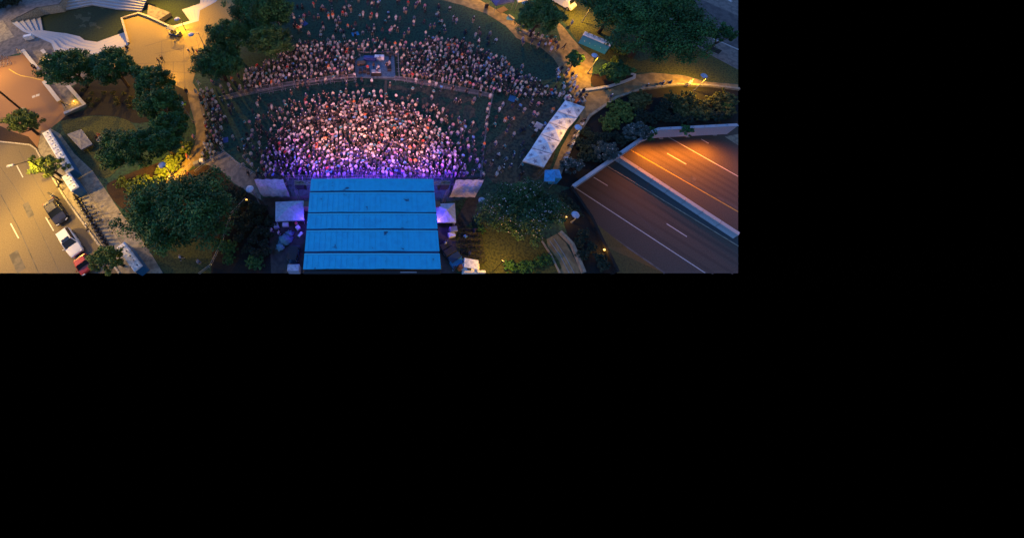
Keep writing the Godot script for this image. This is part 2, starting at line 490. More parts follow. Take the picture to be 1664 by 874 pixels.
	# right side: paths, lawns, upper street
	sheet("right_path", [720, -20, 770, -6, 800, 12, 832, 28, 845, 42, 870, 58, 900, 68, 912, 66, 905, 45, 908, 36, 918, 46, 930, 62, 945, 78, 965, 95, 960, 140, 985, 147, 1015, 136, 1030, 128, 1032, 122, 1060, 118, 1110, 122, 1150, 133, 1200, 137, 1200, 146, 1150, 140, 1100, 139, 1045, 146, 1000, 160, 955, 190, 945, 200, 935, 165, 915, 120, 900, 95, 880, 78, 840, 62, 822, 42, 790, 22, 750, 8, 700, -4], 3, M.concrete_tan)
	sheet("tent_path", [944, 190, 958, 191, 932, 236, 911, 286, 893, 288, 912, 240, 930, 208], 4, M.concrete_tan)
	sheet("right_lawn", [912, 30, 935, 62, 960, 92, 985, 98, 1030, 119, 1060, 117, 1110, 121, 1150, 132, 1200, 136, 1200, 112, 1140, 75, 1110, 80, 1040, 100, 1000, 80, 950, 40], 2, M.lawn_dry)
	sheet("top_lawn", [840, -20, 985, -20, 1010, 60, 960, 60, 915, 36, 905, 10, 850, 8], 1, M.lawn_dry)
	sheet("planter_soil", [1000, 125, 1024, 121, 1030, 128, 1015, 134, 985, 145, 962, 138, 965, 120], 4, M.mulch_red, true)
	sheet("shrub_bed", [945, 202, 957, 191, 1002, 161, 1046, 147, 1100, 140, 1150, 141, 1200, 147, 1200, 206, 1066, 213, 1050, 220, 928, 305, 905, 300, 912, 250, 930, 220], 2, M.mulch)
	sheet("upper_street", [1040, -30, 1200, -30, 1200, 80, 1130, 50], 2, M.asphalt_dark)
	sheet("upper_pavement", [1090, 28, 1130, 50, 1200, 80, 1200, 113, 1126, 74, 1085, 60], 3, M.concrete_dusk)
	sheet("tree_pit", [1140, 76, 1149, 71, 1174, 82, 1168, 88], 4, M.mulch)
	sheet("upper_carriageway", [1120, -30, 1200, -30, 1200, 26, 1142, 0], 3, M.concrete_dusk)
	var m2 := Mesher.new()
	m2.quad(G(1180, -2), G(1183, -3), G(1191, 2), G(1188, 3), Vector3.UP)
	for i in m2.v.size(): m2.v[i].y = 0.016
	part("lane_dash", m2, M.paint_white, self).set_meta("kind", "structure")
	# the sunken walkway and tracks beyond the flowering tree
	sheet("boardwalk", [882, 392, 905, 380, 920, 395, 936, 425, 946, 444, 908, 444, 896, 415], 4, M.concrete_tan)
	sheet("dark_slope", [912, 310, 928, 307, 960, 357, 1001, 444, 950, 444, 922, 380, 905, 330], 2, M.mulch)
	# kerbs
	var k := Mesher.new()
	ribbon([-90, 224, 0, 230.5, 48, 235.5, 58, 243, 68, 262, 105, 322, 170, 412, 193, 444], 0.22, 0.0, 0.13, k)
	part("kerb", k, M.concrete_cream, self).set_meta("kind", "structure")
	k = Mesher.new()
	ribbon([1085, 29, 1130, 51, 1200, 81], 0.2, 0.0, 0.13, k)
	part("kerb", k, M.concrete_pale, self).set_meta("kind", "structure")
	k = Mesher.new()
	ribbon([942, 148, 965, 145, 990, 141, 1015, 133, 1030, 127, 1031, 122, 1024, 120], 0.5, 0.0, 0.25, k)
	part("kerb", k, M.concrete_pale, self).set_meta("kind", "structure")
	# paving joints of the plaza, the pavement and the arc
	var j := Mesher.new()
	for l in [[250, 88, 320, 74], [235, 75, 300, 55], [300, 145, 297, 72], [330, 108, 318, 60], [262, 131, 262, 66], [222, 104, 330, 98], [280, 130, 281, 100], [305, 118, 340, 30], [240, 112, 318, 120]]:
		ribbon(l, 0.07, 0.0, 0.0165, j)
	for t in 11:
		var a := Vector2(68, 240).lerp(Vector2(190, 440), t / 10.5)
		var b := Vector2(110, 236).lerp(Vector2(262, 440), t / 10.5)
		ribbon([a.x + 6, a.y, b.x - 8, b.y - 8], 0.06, 0.0, 0.0125, j)
	ribbon([92, 236, 226, 440], 0.05, 0.0, 0.0125, j)
	for i in 24:
		var u := 372.0 + i * 18.0
		var v := 158.0 - 35.0 * sin(PI * (u - 340.0) / 520.0)
		ribbon([u, v - 3.0, u + 1.5, v + 3.0], 0.05, 0.0, 0.0165, j)
	part("paving_joints", j, M.joint, self).set_meta("kind", "structure")
	# street markings and cracks
	var w := Mesher.new()
	for l in [[16, 363, 29, 387], [73, 353, 86, 375], [26, 269, 36, 288], [-40, 300, -30, 318], [-20, 250, -12, 262]]:
		ribbon(l, 0.13, 0.0, 0.009, w)
	part("street_markings", w, M.paint_white, self).set_meta("kind", "structure")
	w = Mesher.new()
	ribbon([0, 316, 30, 372, 62, 444], 0.12, 0.0, 0.0085, w)
	ribbon([-8, 262, 20, 300, 52, 350, 78, 404, 96, 444], 0.07, 0.0, 0.0085, w)
	ribbon([30, 245, 60, 300, 84, 340], 0.06, 0.0, 0.0085, w)
	for q in [[40, 330, 50, 352, 0.8], [92, 292, 96, 300, 0.9], [20, 410, 34, 440, 1.1], [120, 410, 128, 424, 0.9], [60, 262, 70, 280, 0.7]]: ribbon([q[0], q[1], q[2], q[3]], q[4], 0.0, 0.0082, w)
	part("road_seams", w, M.asphalt_dark, self).set_meta("kind", "structure")
	# brick plaza: rows of light pavers and an inlaid yellow line
	w = Mesher.new()
	ribbon([13, 112, 24, 119, 33, 123, 50, 126, 70, 131], 0.14, 0.0, 0.0165, w)
	part("painted_line", w, M.paint_yellow, self).set_meta("kind", "structure")
	w = Mesher.new()
	for q in [[51, 158, 56, 156], [57, 155.5, 63, 154]]: ribbon(q, 0.55, 0.0, 0.0165, w)
	part("utility_covers", w, M.concrete_pale, self).set_meta("kind", "structure")

# ---------------------------------------------------------------- amphitheatre
func terrace(outer: Array, inner: Array, y0: float, y1: float, steps: int, material: Material, parent: Node3D) -> void:
	var o := pts(outer, y0)
	var q := pts(inner, y1)
	for k in steps:
		var m := Mesher.new()
		var band := Mesher.new()
		var a := float(k) / steps
		var b := float(k + 1) / steps
		var ya := lerpf(y0, y1, a) - (0.0 if k > 0 else 0.0)
		var yb := lerpf(y0, y1, b)
		for i in o.size() - 1:
			var p0: Vector3 = o[i].lerp(q[i], a); var p1: Vector3 = o[i + 1].lerp(q[i + 1], a)
			var r0: Vector3 = o[i].lerp(q[i], b); var r1: Vector3 = o[i + 1].lerp(q[i + 1], b)
			p0.y = ya + 0.02; p1.y = ya + 0.02; r0.y = ya + 0.02; r1.y = ya + 0.02
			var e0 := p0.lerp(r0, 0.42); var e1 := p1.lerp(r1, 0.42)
			band.quad(p0, p1, e1, e0, Vector3.UP)  # shade at the riser foot, painted as a bluish strip
			m.quad(e0, e1, r1, r0, Vector3.UP)
			var d0 := r0; var d1 := r1
			d0.y = yb + 0.02; d1.y = yb + 0.02
			m.quad(r0, r1, d1, d0, r0 - p0)
		part("shade_band", band, M.concrete_blue, part("step", m, material, parent))
func amphitheatre() -> void:
	var bowl := flat2(pts(BOWL))
	var m := Mesher.new()
	var b2 := PackedVector2Array()
	for p in pts([40, 40, 62, 20, 104, 5, 104, -30, 362, -30, 340, 12, 320, 40, 279, 52, 238, 36, 205, 40, 212, 78, 150, 85, 100, 75, 60, 56], -1.5): b2.append(Vector2(p.x, p.z))
	flat(b2, -1.5, m)
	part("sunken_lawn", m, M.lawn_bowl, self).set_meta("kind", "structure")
	for q in [[126, 26, 7, 5], [138, 32, 10, 6], [150, 40, 9, 5], [132, 42, 8, 4], [160, 45, 7, 3], [144, 22, 4, 3], [165, 12, 7, 3]]:
		var l := []
		for k in 9:
			var f := 0.7 + 0.3 * sin(k * 2.7 + q[0]) + rng.randf_range(-0.2, 0.25)
			l.append(q[0] + cos(TAU * k / 9) * q[2] * f); l.append(q[1] + sin(TAU * k / 9) * q[3] * f)
		sheet("bare_patch", l, 1, M.lawn_thin, true, -1.5)
	var a := thing("amphitheatre_steps", "pale concrete terraced steps curving round the sunken lawn at upper left", "steps")
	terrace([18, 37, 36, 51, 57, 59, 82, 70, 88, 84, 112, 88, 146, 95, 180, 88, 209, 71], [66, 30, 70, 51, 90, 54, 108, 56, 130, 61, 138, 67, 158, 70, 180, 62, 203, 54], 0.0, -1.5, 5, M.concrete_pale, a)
	var b := thing("amphitheatre_steps", "wide tier of shallow pale seating steps at the top edge behind the sunken lawn", "steps")
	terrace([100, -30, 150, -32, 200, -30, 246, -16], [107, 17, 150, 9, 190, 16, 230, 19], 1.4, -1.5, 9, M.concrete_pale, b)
	var c := thing("amphitheatre_steps", "white concrete steps between the small sunken lawn and the amber plaza", "steps")
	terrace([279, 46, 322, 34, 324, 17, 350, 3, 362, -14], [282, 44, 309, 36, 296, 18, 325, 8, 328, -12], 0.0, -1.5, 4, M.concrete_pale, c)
	# walls
	var w := thing("retaining_wall", "cream retaining wall with grey coping along the top of the sunken lawn", "wall")
	m = Mesher.new()
	ribbon([18, 36, 62, 14, 97, 9, 104, -1, 108, -30], 0.45, -1.5, 0.45, m)
	part("wall", m, M.concrete_cream, w)
	m = Mesher.new()
	ribbon([18, 36, 62, 14, 97, 9, 104, -1, 108, -30], 0.6, 0.452, 0.60, m)
	part("coping", m, M.concrete_dusk, w)
	w = thing("retaining_wall", "angular low wall edging the amber plaza above the sunken lawns", "wall")
	m = Mesher.new()
	ribbon([209, 71, 198, 31, 225, 23, 240, 28, 279, 46], 0.3, -1.5, 0.35, m)
	part("wall", m, M.concrete, w)
	m = Mesher.new()
	ribbon([209, 71, 198, 31, 225, 23, 240, 28, 279, 46], 0.4, 0.352, 0.42, m)
	part("coping", m, M.concrete_cream, w)
	w = thing("concrete_ledge", "low triangular concrete ledge jutting between the two sunken lawns", "ledge")
	m = Mesher.new()
	var l := flat2(pts([240, 7, 276, 20, 256, 33, 238, 27], -0.6))
	flat(l, -0.6, m)
	for i in 4:
		var p := l[i]; var q := l[(i + 1) % 4]
		m.quad(Vector3(p.x, -0.6, p.y), Vector3(q.x, -0.6, q.y), Vector3(q.x, -1.5, q.y), Vector3(p.x, -1.5, p.y), Vector3(p.x - G(255, 20).x, 0, p.y - G(255, 20).z))
	part("slab", m, M.concrete_dusk, w)
	# low seat walls on the brick plaza
	for s in [[[38.5, 84, 65, 117], "pale low seat wall on the brick plaza nearest the left edge"], [[70, 84, 90, 107], "short pale seat wall beside the uplight near the terraced steps"], [[73, 135, 98, 167], "low seat wall at the brick plaza edge above the portable toilets"], [[112, 142, 139, 173, 106, 187], "bent pale seat wall around the end of the ramp"]]:
		var sw := thing("seat_wall", s[1], "wall")
		m = Mesher.new()
		ribbon(s[0], 0.5, 0.0, 0.5, m)
		part("wall", m, M.concrete, sw)
		m = Mesher.new()
		ribbon(s[0], 0.62, 0.503, 0.6, m)
		part("coping", m, M.concrete_pale, sw)
	# ground uplights by the walls
	for s in [[72, 99, "small amber ground light beside the short seat wall"], [120, 166, "small amber ground light at the end of the ramp"]]:
		var p := G(s[0], s[1])
		var u := thing("ground_light", s[2], "lamp", p)
		m = Mesher.new()
		m.tube(Vector3(0, 0.02, 0), Vector3(0, 0.22, 0), 0.13, 0.11, 8)
		part("housing", m, M.grey_metal, u)
		m = Mesher.new()
		m.tube(Vector3(0, 0.222, 0), Vector3(0, 0.30, 0), 0.1, 0.09, 8)
		part("lens", m, M.amber_glow, u)
		omni(u, Vector3(0, 0.6, 0), AMBER, 5.0)
	# long pale wall with people along the right beds, and the small one by the top right tree
	for s in [[[1200, 146, 1150, 140, 1100, 138.5, 1045, 145, 1000, 160, 957, 190, 930, 232, 908, 285], "long curved pale seat wall along the right shrub bed", 0.45], [[826, 26, 835, 33], "short pale wall at the lawn edge below the top lamp", 0.4], [[840, 45, 860, 58, 885, 66, 902, 66], "low wall lined with seated people under the top right tree", 0.45], [[880, 392, 895, 415, 909, 444], "thin pale kerb wall on the left of the boardwalk", 0.25], [[908, 378, 928, 398, 947, 444], "pale curved wall on the right of the boardwalk", 0.7]]:
		var sw := thing("seat_wall", s[1], "wall")
		m = Mesher.new()
		ribbon(s[0], 0.2 if s[2] < 0.3 else 0.42, 0.0, s[2], m)
		part("wall", m, M.concrete, sw)
	# rails in the boardwalk
	m = Mesher.new()
	ribbon([893, 391, 910, 415, 925, 444], 0.1, 0.0, 0.05, m)
	ribbon([900, 388, 917, 414, 933, 444], 0.1, 0.0, 0.05, m)
	part("boardwalk_rails", m, M.grey_metal, self)
	tag(get_child(get_child_count() - 1), "two pale parallel rails set in the boardwalk", "rails")

# ---------------------------------------------------------------- highway
func line6(l: Array, w: float, y: float, m: Mesher) -> void:
	var p := pts(l, -6.0)
	ribbon3(p, w, y, y, m)
func highway() -> void:
	var D := -6.0
	sheet("highway", [1080, 444, 1200, 444, 1200, 190, 1150, 130, 1000, 60, 800, 210, 925, 335, 967, 367], 0, M.highway_asphalt, false, D)
	sheet("barrier_shadow", [990, 272, 1012, 260, 1200, 384, 1200, 400], 1, M.shadow_asphalt, false, D)  # shadow of the median barrier, painted as a darker strip
	var m := Mesher.new()
	for l in [[900, 282, 938, 307, 1146.3, 443.4], [1060, 208, 1100.8, 230.7, 1200, 286.5], [965, 288, 987.5, 301.7], [1083.6, 363.5, 1116.6, 384.5], [1084.5, 249.2, 1115.4, 266.7], [1140, 226, 1152, 233]]:
		line6(l, 0.16, D + 0.008, m)
	part("lane_markings", m, M.paint_white, self).set_meta("kind", "structure")
	m = Mesher.new()
	line6([1000, 229, 1031, 247, 1200, 344], 0.16, D + 0.008, m)
	part("edge_line", m, M.paint_yellow, self).set_meta("kind", "structure")
	m = Mesher.new()
	ribbon3(pts([960, 253, 990, 272, 1200, 400], D), 0.16, D, D + 0.1, m)
	part("kerb", m, M.concrete, self).set_meta("kind", "structure")
	# seams and patches
	m = Mesher.new()
	line6([1020, 330, 1130, 444], 0.07, D + 0.005, m)
	line6([1150, 233, 1170, 243], 0.2, D + 0.005, m)
	line6([1060, 262, 1200, 338], 0.25, D + 0.005, m)
	line6([1080, 300, 1092, 307], 1.1, D + 0.006, m)
	line6([1122, 288, 1131, 293], 1.0, D + 0.006, m)
	var tracks := Mesher.new()
	for l in [[932, 298, 1160, 444], [948, 293, 1192, 444], [962, 283, 1200, 430], [974, 278, 1200, 417], [1045, 244, 1200, 332], [1058, 240, 1200, 321], [1070, 237, 1200, 311], [1082, 234, 1200, 301]]:
		line6(l, 0.55, D + 0.004, tracks)
	part("wheel_tracks", tracks, M.highway_track, self).set_meta("kind", "structure")
	part("road_patches", m, M.asphalt_dark, self).set_meta("kind", "structure")
	sheet("ramp_apron", [1178, 222, 1200, 218, 1200, 236], 2, M.concrete, false, D)
	# concrete barrier between the carriageways: sections side by side
	var bar := thing("median_barrier", "pale concrete barrier dividing the two highway carriageways", "barrier")
	var a := G(1008, 262, D)
	var b := G(1194, 384, D)
	var n := 7
	var d := (b - a).normalized()
	var s := Vector3(-d.z, 0, d.x)
	var back := -d * 18.0
	for k in range(-3, n):
		m = Mesher.new()
		var p: Vector3 = a.lerp(b, float(k) / n) + d * 0.03
		var q: Vector3 = a.lerp(b, float(k + 1) / n) - d * 0.03
		if s.x < 0: s = -s
		var prof := [Vector2(-0.55, 0), Vector2(-0.55, 0.12), Vector2(-0.38, 0.4), Vector2(-0.30, 1.0), Vector2(0.38, 1.0), Vector2(0.45, 0.4), Vector2(0.6, 0.12), Vector2(0.6, 0)]
		var r0 := []; var r1 := []
		for t in prof:
			r0.append(p + s * t.x + Vector3(0, t.y, 0)); r1.append(q + s * t.x + Vector3(0, t.y, 0))
		m.loft([r0, r1], (p + q) / 2)
		part("barrier_section", m, M.concrete_pale, bar)
	# deck edge over the highway
	var dk := thing("overpass_parapet", "long pale blue concrete parapet of the park deck over the highway", "parapet")
	m = Mesher.new()
	var e := pts([928, 306, 1050, 221, 1066, 214, 1193, 207.4])
	ribbon3(e, 0.35, -1.7, 0.75, m)
	part("fascia", m, M.concrete_blue, dk)
	m = Mesher.new()
	ribbon3(e, 0.5, 0.753, 0.9, m)
	part("coping", m, M.concrete_blue, dk)
	for i in 14:
		var t := float(i) / 14
		var p2: Vector3 = e[2].lerp(e[3], t * 1.0)
		m = Mesher.new()
		m.tube(p2 + Vector3(0, 0.9, 0), p2 + Vector3(0, 1.15, 0), 0.06, 0.05, 6)
		if i % 2 == 0: part("post", m, M.grey_metal, dk)
	# deck slab and far end of the underpass
	m = Mesher.new()
	var under := pts([929, 304, 1050, 219, 1066, 212, 1194, 205, 1170, 120, 1000, 80, 860, 215])
	flat(flat2(under), -1.2, m)
	part("deck_slab", m, M.concrete_dusk, self).set_meta("kind", "structure")
	m = Mesher.new()
	ribbon3(pts([850, 258, 1000, 62, 1120, 80], D), 0.4, D, -1.2, m)
	part("underpass_wall", m, M.concrete_dusk, self).set_meta("kind", "structure")
	# left retaining wall and grass bank
	var rw := thing("retaining_wall", "dark mossy retaining wall edging the highway cutting at lower right", "wall")
	m = Mesher.new()
	ribbon([926, 306, 958, 354], 0.4, -6.0, 0.7, m)
	ribbon([958, 354, 975, 390, 1001, 443], 0.4, -1.0, 0.7, m)
	part("wall", m, M.mulch, rw)
	m = Mesher.new()
	var up := pts([962, 358, 982, 400, 1003, 444], -0.6)
	var dn := pts([967, 367, 1020, 403, 1080, 444], -5.98)
	for i in 2:
		m.quad(up[i], up[i + 1], dn[i + 1], dn[i], Vector3(0.5, 1, 0))
	part("grass_bank", m, M.lawn_olive, self).set_meta("kind", "structure")
	m = Mesher.new()
	ribbon3(pts([955, 358, 967, 367, 1020, 403, 1080, 444], D), 0.3, D, D + 0.12, m)
	part("kerb", m, M.concrete_dusk, self).set_meta("kind", "structure")
	# lamps under the deck edge
	for q in [[1085, 217, "orange underpass lamp under the deck edge nearest the bend"], [1130, 214, "orange underpass lamp under the middle of the deck edge"], [1175, 211, "orange underpass lamp under the deck edge furthest right"]]:
		var p3 := G(q[0], q[1])
		p3 += Vector3(0.3, -2.0, -0.4)
		var u := thing("underpass_lamp", q[2], "lamp", p3)
		m = Mesher.new()
		m.box(Vector3.ZERO, Vector3(0.7, 0.15, 0.35), Basis.IDENTITY, 0.04)
		part("housing", m, M.grey_metal, u)
		m = Mesher.new()
		m.box(Vector3(0, -0.1, 0), Vector3(0.55, 0.04, 0.25))
		part("lens", m, M.orange_glow, u)
		spot(u, Vector3(0, -0.2, 0), Vector3(0.2, -3, 4.5), ORANGE, 175.0, 84.0, 0.2, 0.9)

# ---------------------------------------------------------------- stage
func truss(m: Mesher, a: Vector3, b: Vector3, w := 0.3, step := 0.6) -> void:   # a square truss: four chords and lacing
	var d := (b - a).normalized()
	var s := d.cross(Vector3.UP if absf(d.y) < 0.9 else Vector3.RIGHT).normalized() * w * 0.5
	var t := d.cross(s)
	var cs := [s + t, s - t, -s - t, -s + t]
	for c in cs: m.tube(a + c, b + c, 0.03, 0.03, 4)
	var n := maxi(1, int((b - a).length() / step))
	for k in n:
		for i in 4:
			var p: Vector3 = a.lerp(b, float(k) / n) + cs[i]
			var q: Vector3 = a.lerp(b, float(k + 1) / n) + cs[(i + 1) % 4]
			m.tube(p, q, 0.018, 0.018, 3)
func stage() -> void:
	var H := 9.0
	var o := thing("concert_stage", "large mobile concert stage under a bright blue panelled roof", "stage")
	var rows := [291, 310, 313, 344.5, 347, 371.5, 374.5, 408, 412, 437]
	var tl := G(505, 291, H); var tr := G(704, 291, H)
	var bl := G(492, 437, H); var br := G(716.5, 437, H)
	for i in 5:
		var z0 := G(600, rows[2 * i], H).z
		var z1 := G(600, rows[2 * i + 1], H).z
		var f0: float = (z0 - tl.z) / (bl.z - tl.z)
		var f1: float = (z1 - tl.z) / (bl.z - tl.z)
		var m := Mesher.new()
		# a slightly crowned panel with folded edges
		var sec0 := []; var sec1 := []
		for k in 13:
			var t := k / 12.0
			var y := H + 0.10 * sin(PI * t) + 0.012 * sin(k * 2.3 + i)
			sec0.append(Vector3(lerpf(lerpf(tl.x, bl.x, f0), lerpf(tr.x, br.x, f0), t), y, z0 + 0.01 * sin(k * 1.7)))
			sec1.append(Vector3(lerpf(lerpf(tl.x, bl.x, f1), lerpf(tr.x, br.x, f1), t), y, z1 + 0.02 * sin(k * 1.3 + 1)))
		for k in 12:
			m.quad(sec0[k], sec0[k + 1], sec1[k + 1], sec1[k], Vector3.UP)
			var dn := Vector3(0, -0.16, 0)
			m.quad(sec0[k], sec0[k + 1], sec0[k + 1] + dn, sec0[k] + dn, Vector3(0, 0, -1))
			m.quad(sec1[k], sec1[k + 1], sec1[k + 1] + dn, sec1[k] + dn, Vector3(0, 0, 1))
			m.quad(sec0[k] + dn, sec0[k + 1] + dn, sec1[k + 1] + dn, sec1[k] + dn, Vector3(0, -1, 0))
		for s in [0, 12]:
			m.quad(sec0[s], sec1[s], sec1[s] + Vector3(0, -0.16, 0), sec0[s] + Vector3(0, -0.16, 0), Vector3(-1 if s == 0 else 1, 0, 0))
		var panel := part("roof_panel", m, M.roof_blue, o)
		m = Mesher.new()
		for k in 12:
			var lift := Vector3(0, 0.035, 0)
			m.quad(sec0[k] + lift, sec0[k + 1] + lift, sec0[k + 1] + lift + Vector3(0, 0, 0.14), sec0[k] + lift + Vector3(0, 0, 0.14), Vector3.UP)
			m.quad(sec0[k] + lift, sec0[k + 1] + lift, sec0[k + 1], sec0[k], Vector3(0, 0, -1))
			m.quad(sec0[k] + lift + Vector3(0, 0, 0.14), sec0[k + 1] + lift + Vector3(0, 0, 0.14), sec0[k + 1] + Vector3(0, -0.01, 0.14), sec0[k] + Vector3(0, -0.01, 0.14), Vector3(0, 0, 1))
		part("edge_trim", m, M.roof_pale, panel)
		m = Mesher.new()
		for k in 24:
			var t := (k + 0.5) / 24.0
			var a: Vector3 = sec0[0].lerp(sec0[12], t); var b: Vector3 = sec1[0].lerp(sec1[12], t)
			var y := H + 0.10 * sin(PI * t) + 0.016
			m.box(Vector3((a.x + b.x) / 2, y, (a.z + b.z) / 2), Vector3(0.05, 0.03, absf(b.z - a.z) - 0.3), Basis(Vector3.UP, atan2(b.x - a.x, b.z - a.z)))
		part("rib", m, M.roof_blue, panel)
	# dark girders seen in the joints, and the dark rear edge
	for i in range(1, 5):
		var z := (G(600, rows[2 * i - 1], H).z + G(600, rows[2 * i], H).z) / 2
		var f: float = (z - tl.z) / (bl.z - tl.z)
		var m := Mesher.new()
		m.box(Vector3((lerpf(tl.x, bl.x, f) + lerpf(tr.x, br.x, f)) / 2, H - 0.22, z), Vector3(lerpf(tr.x - tl.x, br.x - bl.x, f) - 0.1, 0.24, 0.42))
		part("girder", m, M.roof_edge, o)
	var m := Mesher.new()
	m.box(Vector3((bl.x + br.x) / 2, H - 0.55, bl.z + 0.25), Vector3(br.x - bl.x, 0.5, 0.4), Basis.IDENTITY, 0.05)
	part("rear_beam", m, M.black_metal, o)
	m = Mesher.new()
	m.box(Vector3(bl.x + 12.1, H - 0.28, bl.z + 0.3), Vector3(1.9, 0.04, 0.12))
	part("rear_plate", m, M.steel, o)
	m = Mesher.new()
	truss(m, Vector3(tl.x, H - 0.45, tl.z + 0.3), Vector3(tr.x, H - 0.45, tr.z + 0.3), 0.4, 0.8)
	part("front_truss", m, M.black_metal, o)
	for s in [tl.x + 0.2, tr.x - 0.2]:
		m = Mesher.new()
		truss(m, Vector3(s, H - 0.45, tl.z + 0.5), Vector3(s, H - 0.45, bl.z), 0.35, 0.8)
		part("side_truss", m, M.black_metal, o)
		for z in [tl.z + 0.6, (tl.z + bl.z) / 2, -14.5]:
			m = Mesher.new()
			truss(m, Vector3(s, 0, z), Vector3(s, H - 0.6, z), 0.35, 0.8)
			part("column", m, M.black_metal, o)
	m = Mesher.new()
	m.box(Vector3(0.1, 0.75, (tl.z - 14.4) / 2), Vector3(15.4, 1.5, -14.4 - tl.z - 0.8), Basis.IDENTITY, 0.04)
	part("deck", m, M.stage_floor, o)
	m = Mesher.new()
	m.box(Vector3(0.1, 5.0, -15.0), Vector3(14.8, 6.8, 0.08))
	part("backdrop", m, M.black, o)
	# side wings: low scaffold floors and short truss arms beside the front corners
	for s in [-1.0, 1.0]:
		var wx: float = (tl.x if s < 0 else tr.x) + s * 1.1
		m = Mesher.new()
		m.box(Vector3(wx, 1.2, tl.z + 1.0), Vector3(2.0, 0.12, 3.0))
		for q in [-0.9, 0.9]:
			for z in [-0.3, 2.3]: m.tube(Vector3(wx + q, 0, tl.z + z), Vector3(wx + q, 2.3, tl.z + z), 0.04)
		m.tube(Vector3(wx - 0.9, 2.3, tl.z - 0.3), Vector3(wx + 0.9, 2.3, tl.z - 0.3), 0.04)
		part("side_wing", m, M.black_metal, o)
		m = Mesher.new()
		truss(m, Vector3((tl.x if s < 0 else tr.x), H - 0.7, tl.z + 0.2), Vector3(wx + s * 1.2, H - 0.7, tl.z + 0.2), 0.35, 0.6)
		part("truss_arm", m, M.grey_metal, o)
		var la := thing("loudspeaker_array", "hanging column of black loudspeakers at the %s front corner of the stage" % ("left" if s < 0 else "right"), "loudspeaker", Vector3(wx + s * 0.6, H - 1.0, tl.z + 0.1))
		for k in 7:
			m = Mesher.new()
			m.box(Vector3(0, -0.45 * k, -0.02 * k * k), Vector3(1.15, 0.4, 0.55), Basis(Vector3.RIGHT, -0.05 * k), 0.04)
			part("speaker_box", m, M.black, la)
		var sb := thing("subwoofer_stack", "wood-coloured speaker boxes stacked on the %s wing of the stage" % ("left" if s < 0 else "right"), "loudspeaker", Vector3(wx, 1.27, tl.z + 0.8))
		for k in 2:
			m = Mesher.new()
			m.box(Vector3(0, 0.4 + 0.82 * k, 0), Vector3(1.3, 0.8, 0.9), Basis.IDENTITY, 0.05)
			part("speaker_box", m, M.wood, sb)
		# lit tower leg beyond the wing
		var tw := thing("truss_tower", "slender pale truss tower between the stage and the %s scrim" % ("left" if s < 0 else "right"), "truss", Vector3(wx + s * 1.6, 0, tl.z - 0.5))
		m = Mesher.new()
		truss(m, Vector3(0, 0, 0), Vector3(0, 5.0, 0), 0.32, 0.5)
		part("tower", m, M.steel, tw)
		m = Mesher.new()
		m.box(Vector3(0, 0.06, 0), Vector3(1.1, 0.12, 1.1), Basis.IDENTITY, 0.02)
		part("base", m, M.black_metal, tw)
	# stage lights on the front truss
	var k := 0
	for q in [[-6.4, 0, -9, -45], [-4.6, 1, -9.0, -28.3], [-2.8, 0, -3, -48], [-1.0, 1, -2.5, -28.3], [1.0, 0, 5, -46], [2.8, 1, 3.5, -28.3], [4.6, 0, 14, -45], [6.4, 1, 10.5, -28.3]]:
		var purple: bool = q[1] == 1
		var at := Vector3(q[0], H - 1.05, tl.z - 0.1)
		var u := thing("stage_light", "%s stage spotlight %s on the front truss" % ["purple" if purple else "warm white", place(k, 8)], "spotlight", at, 0.0, "stage lights on the front truss")
		k += 1
		var d := (Vector3(q[2], 1.5, q[3]) - at).normalized()
		m = Mesher.new()
		m.tube(-d * 0.25, d * 0.2, 0.16, 0.19, 10)
		part("housing", m, M.black_metal, u)
		m = Mesher.new()
		m.tube(d * 0.202, d * 0.215, 0.17, 0.17, 10)
		part("lens", m, M.purple_glow if purple else M.white_glow, u)
		if purple: spot(u, d * 0.3, Vector3(q[2], 1.5, q[3]) - at, Color(0.45, 0.24, 1.0), 430.0, 29.0, 0.15, 0.9)
		else: spot(u, d * 0.3, Vector3(q[2], 1.5, q[3]) - at, Color(1.0, 0.68, 0.68), 380.0, 40.0, 0.15, 0.9)
	# wash lights standing on the stage sides
	for s in [-1.0, 1.0]:
		var wx2: float = (tl.x if s < 0 else tr.x) + s * 0.7
		var u := thing("wash_light", "violet wash light on a stand at the %s side of the stage" % ("left" if s < 0 else "right"), "spotlight", Vector3(wx2, 0, -20.0))
		m = Mesher.new()
		m.tube(Vector3(0, 0, 0), Vector3(0, 2.6, 0), 0.04)
		for w in 3: m.tube(Vector3(0, 0.6, 0), Vector3(cos(w * TAU / 3) * 0.5, 0, sin(w * TAU / 3) * 0.5), 0.02)
		part("stand", m, M.black_metal, u)
		m = Mesher.new()
		m.tube(Vector3(0, 2.6, 0), Vector3(s * 0.15, 2.9, -0.2), 0.2, 0.2, 10)
		part("housing", m, M.black_metal, u)
		m = Mesher.new()
		m.ball(Vector3(s * 0.16, 2.95, -0.22), Vector3.ONE * 0.16, 8, 5)
		part("lens", m, M.purple_glow, u)
		omni(u, Vector3(s * 0.25, 3.1, -0.35), Color(0.40, 0.24, 1.0), 12.0, 0.1)
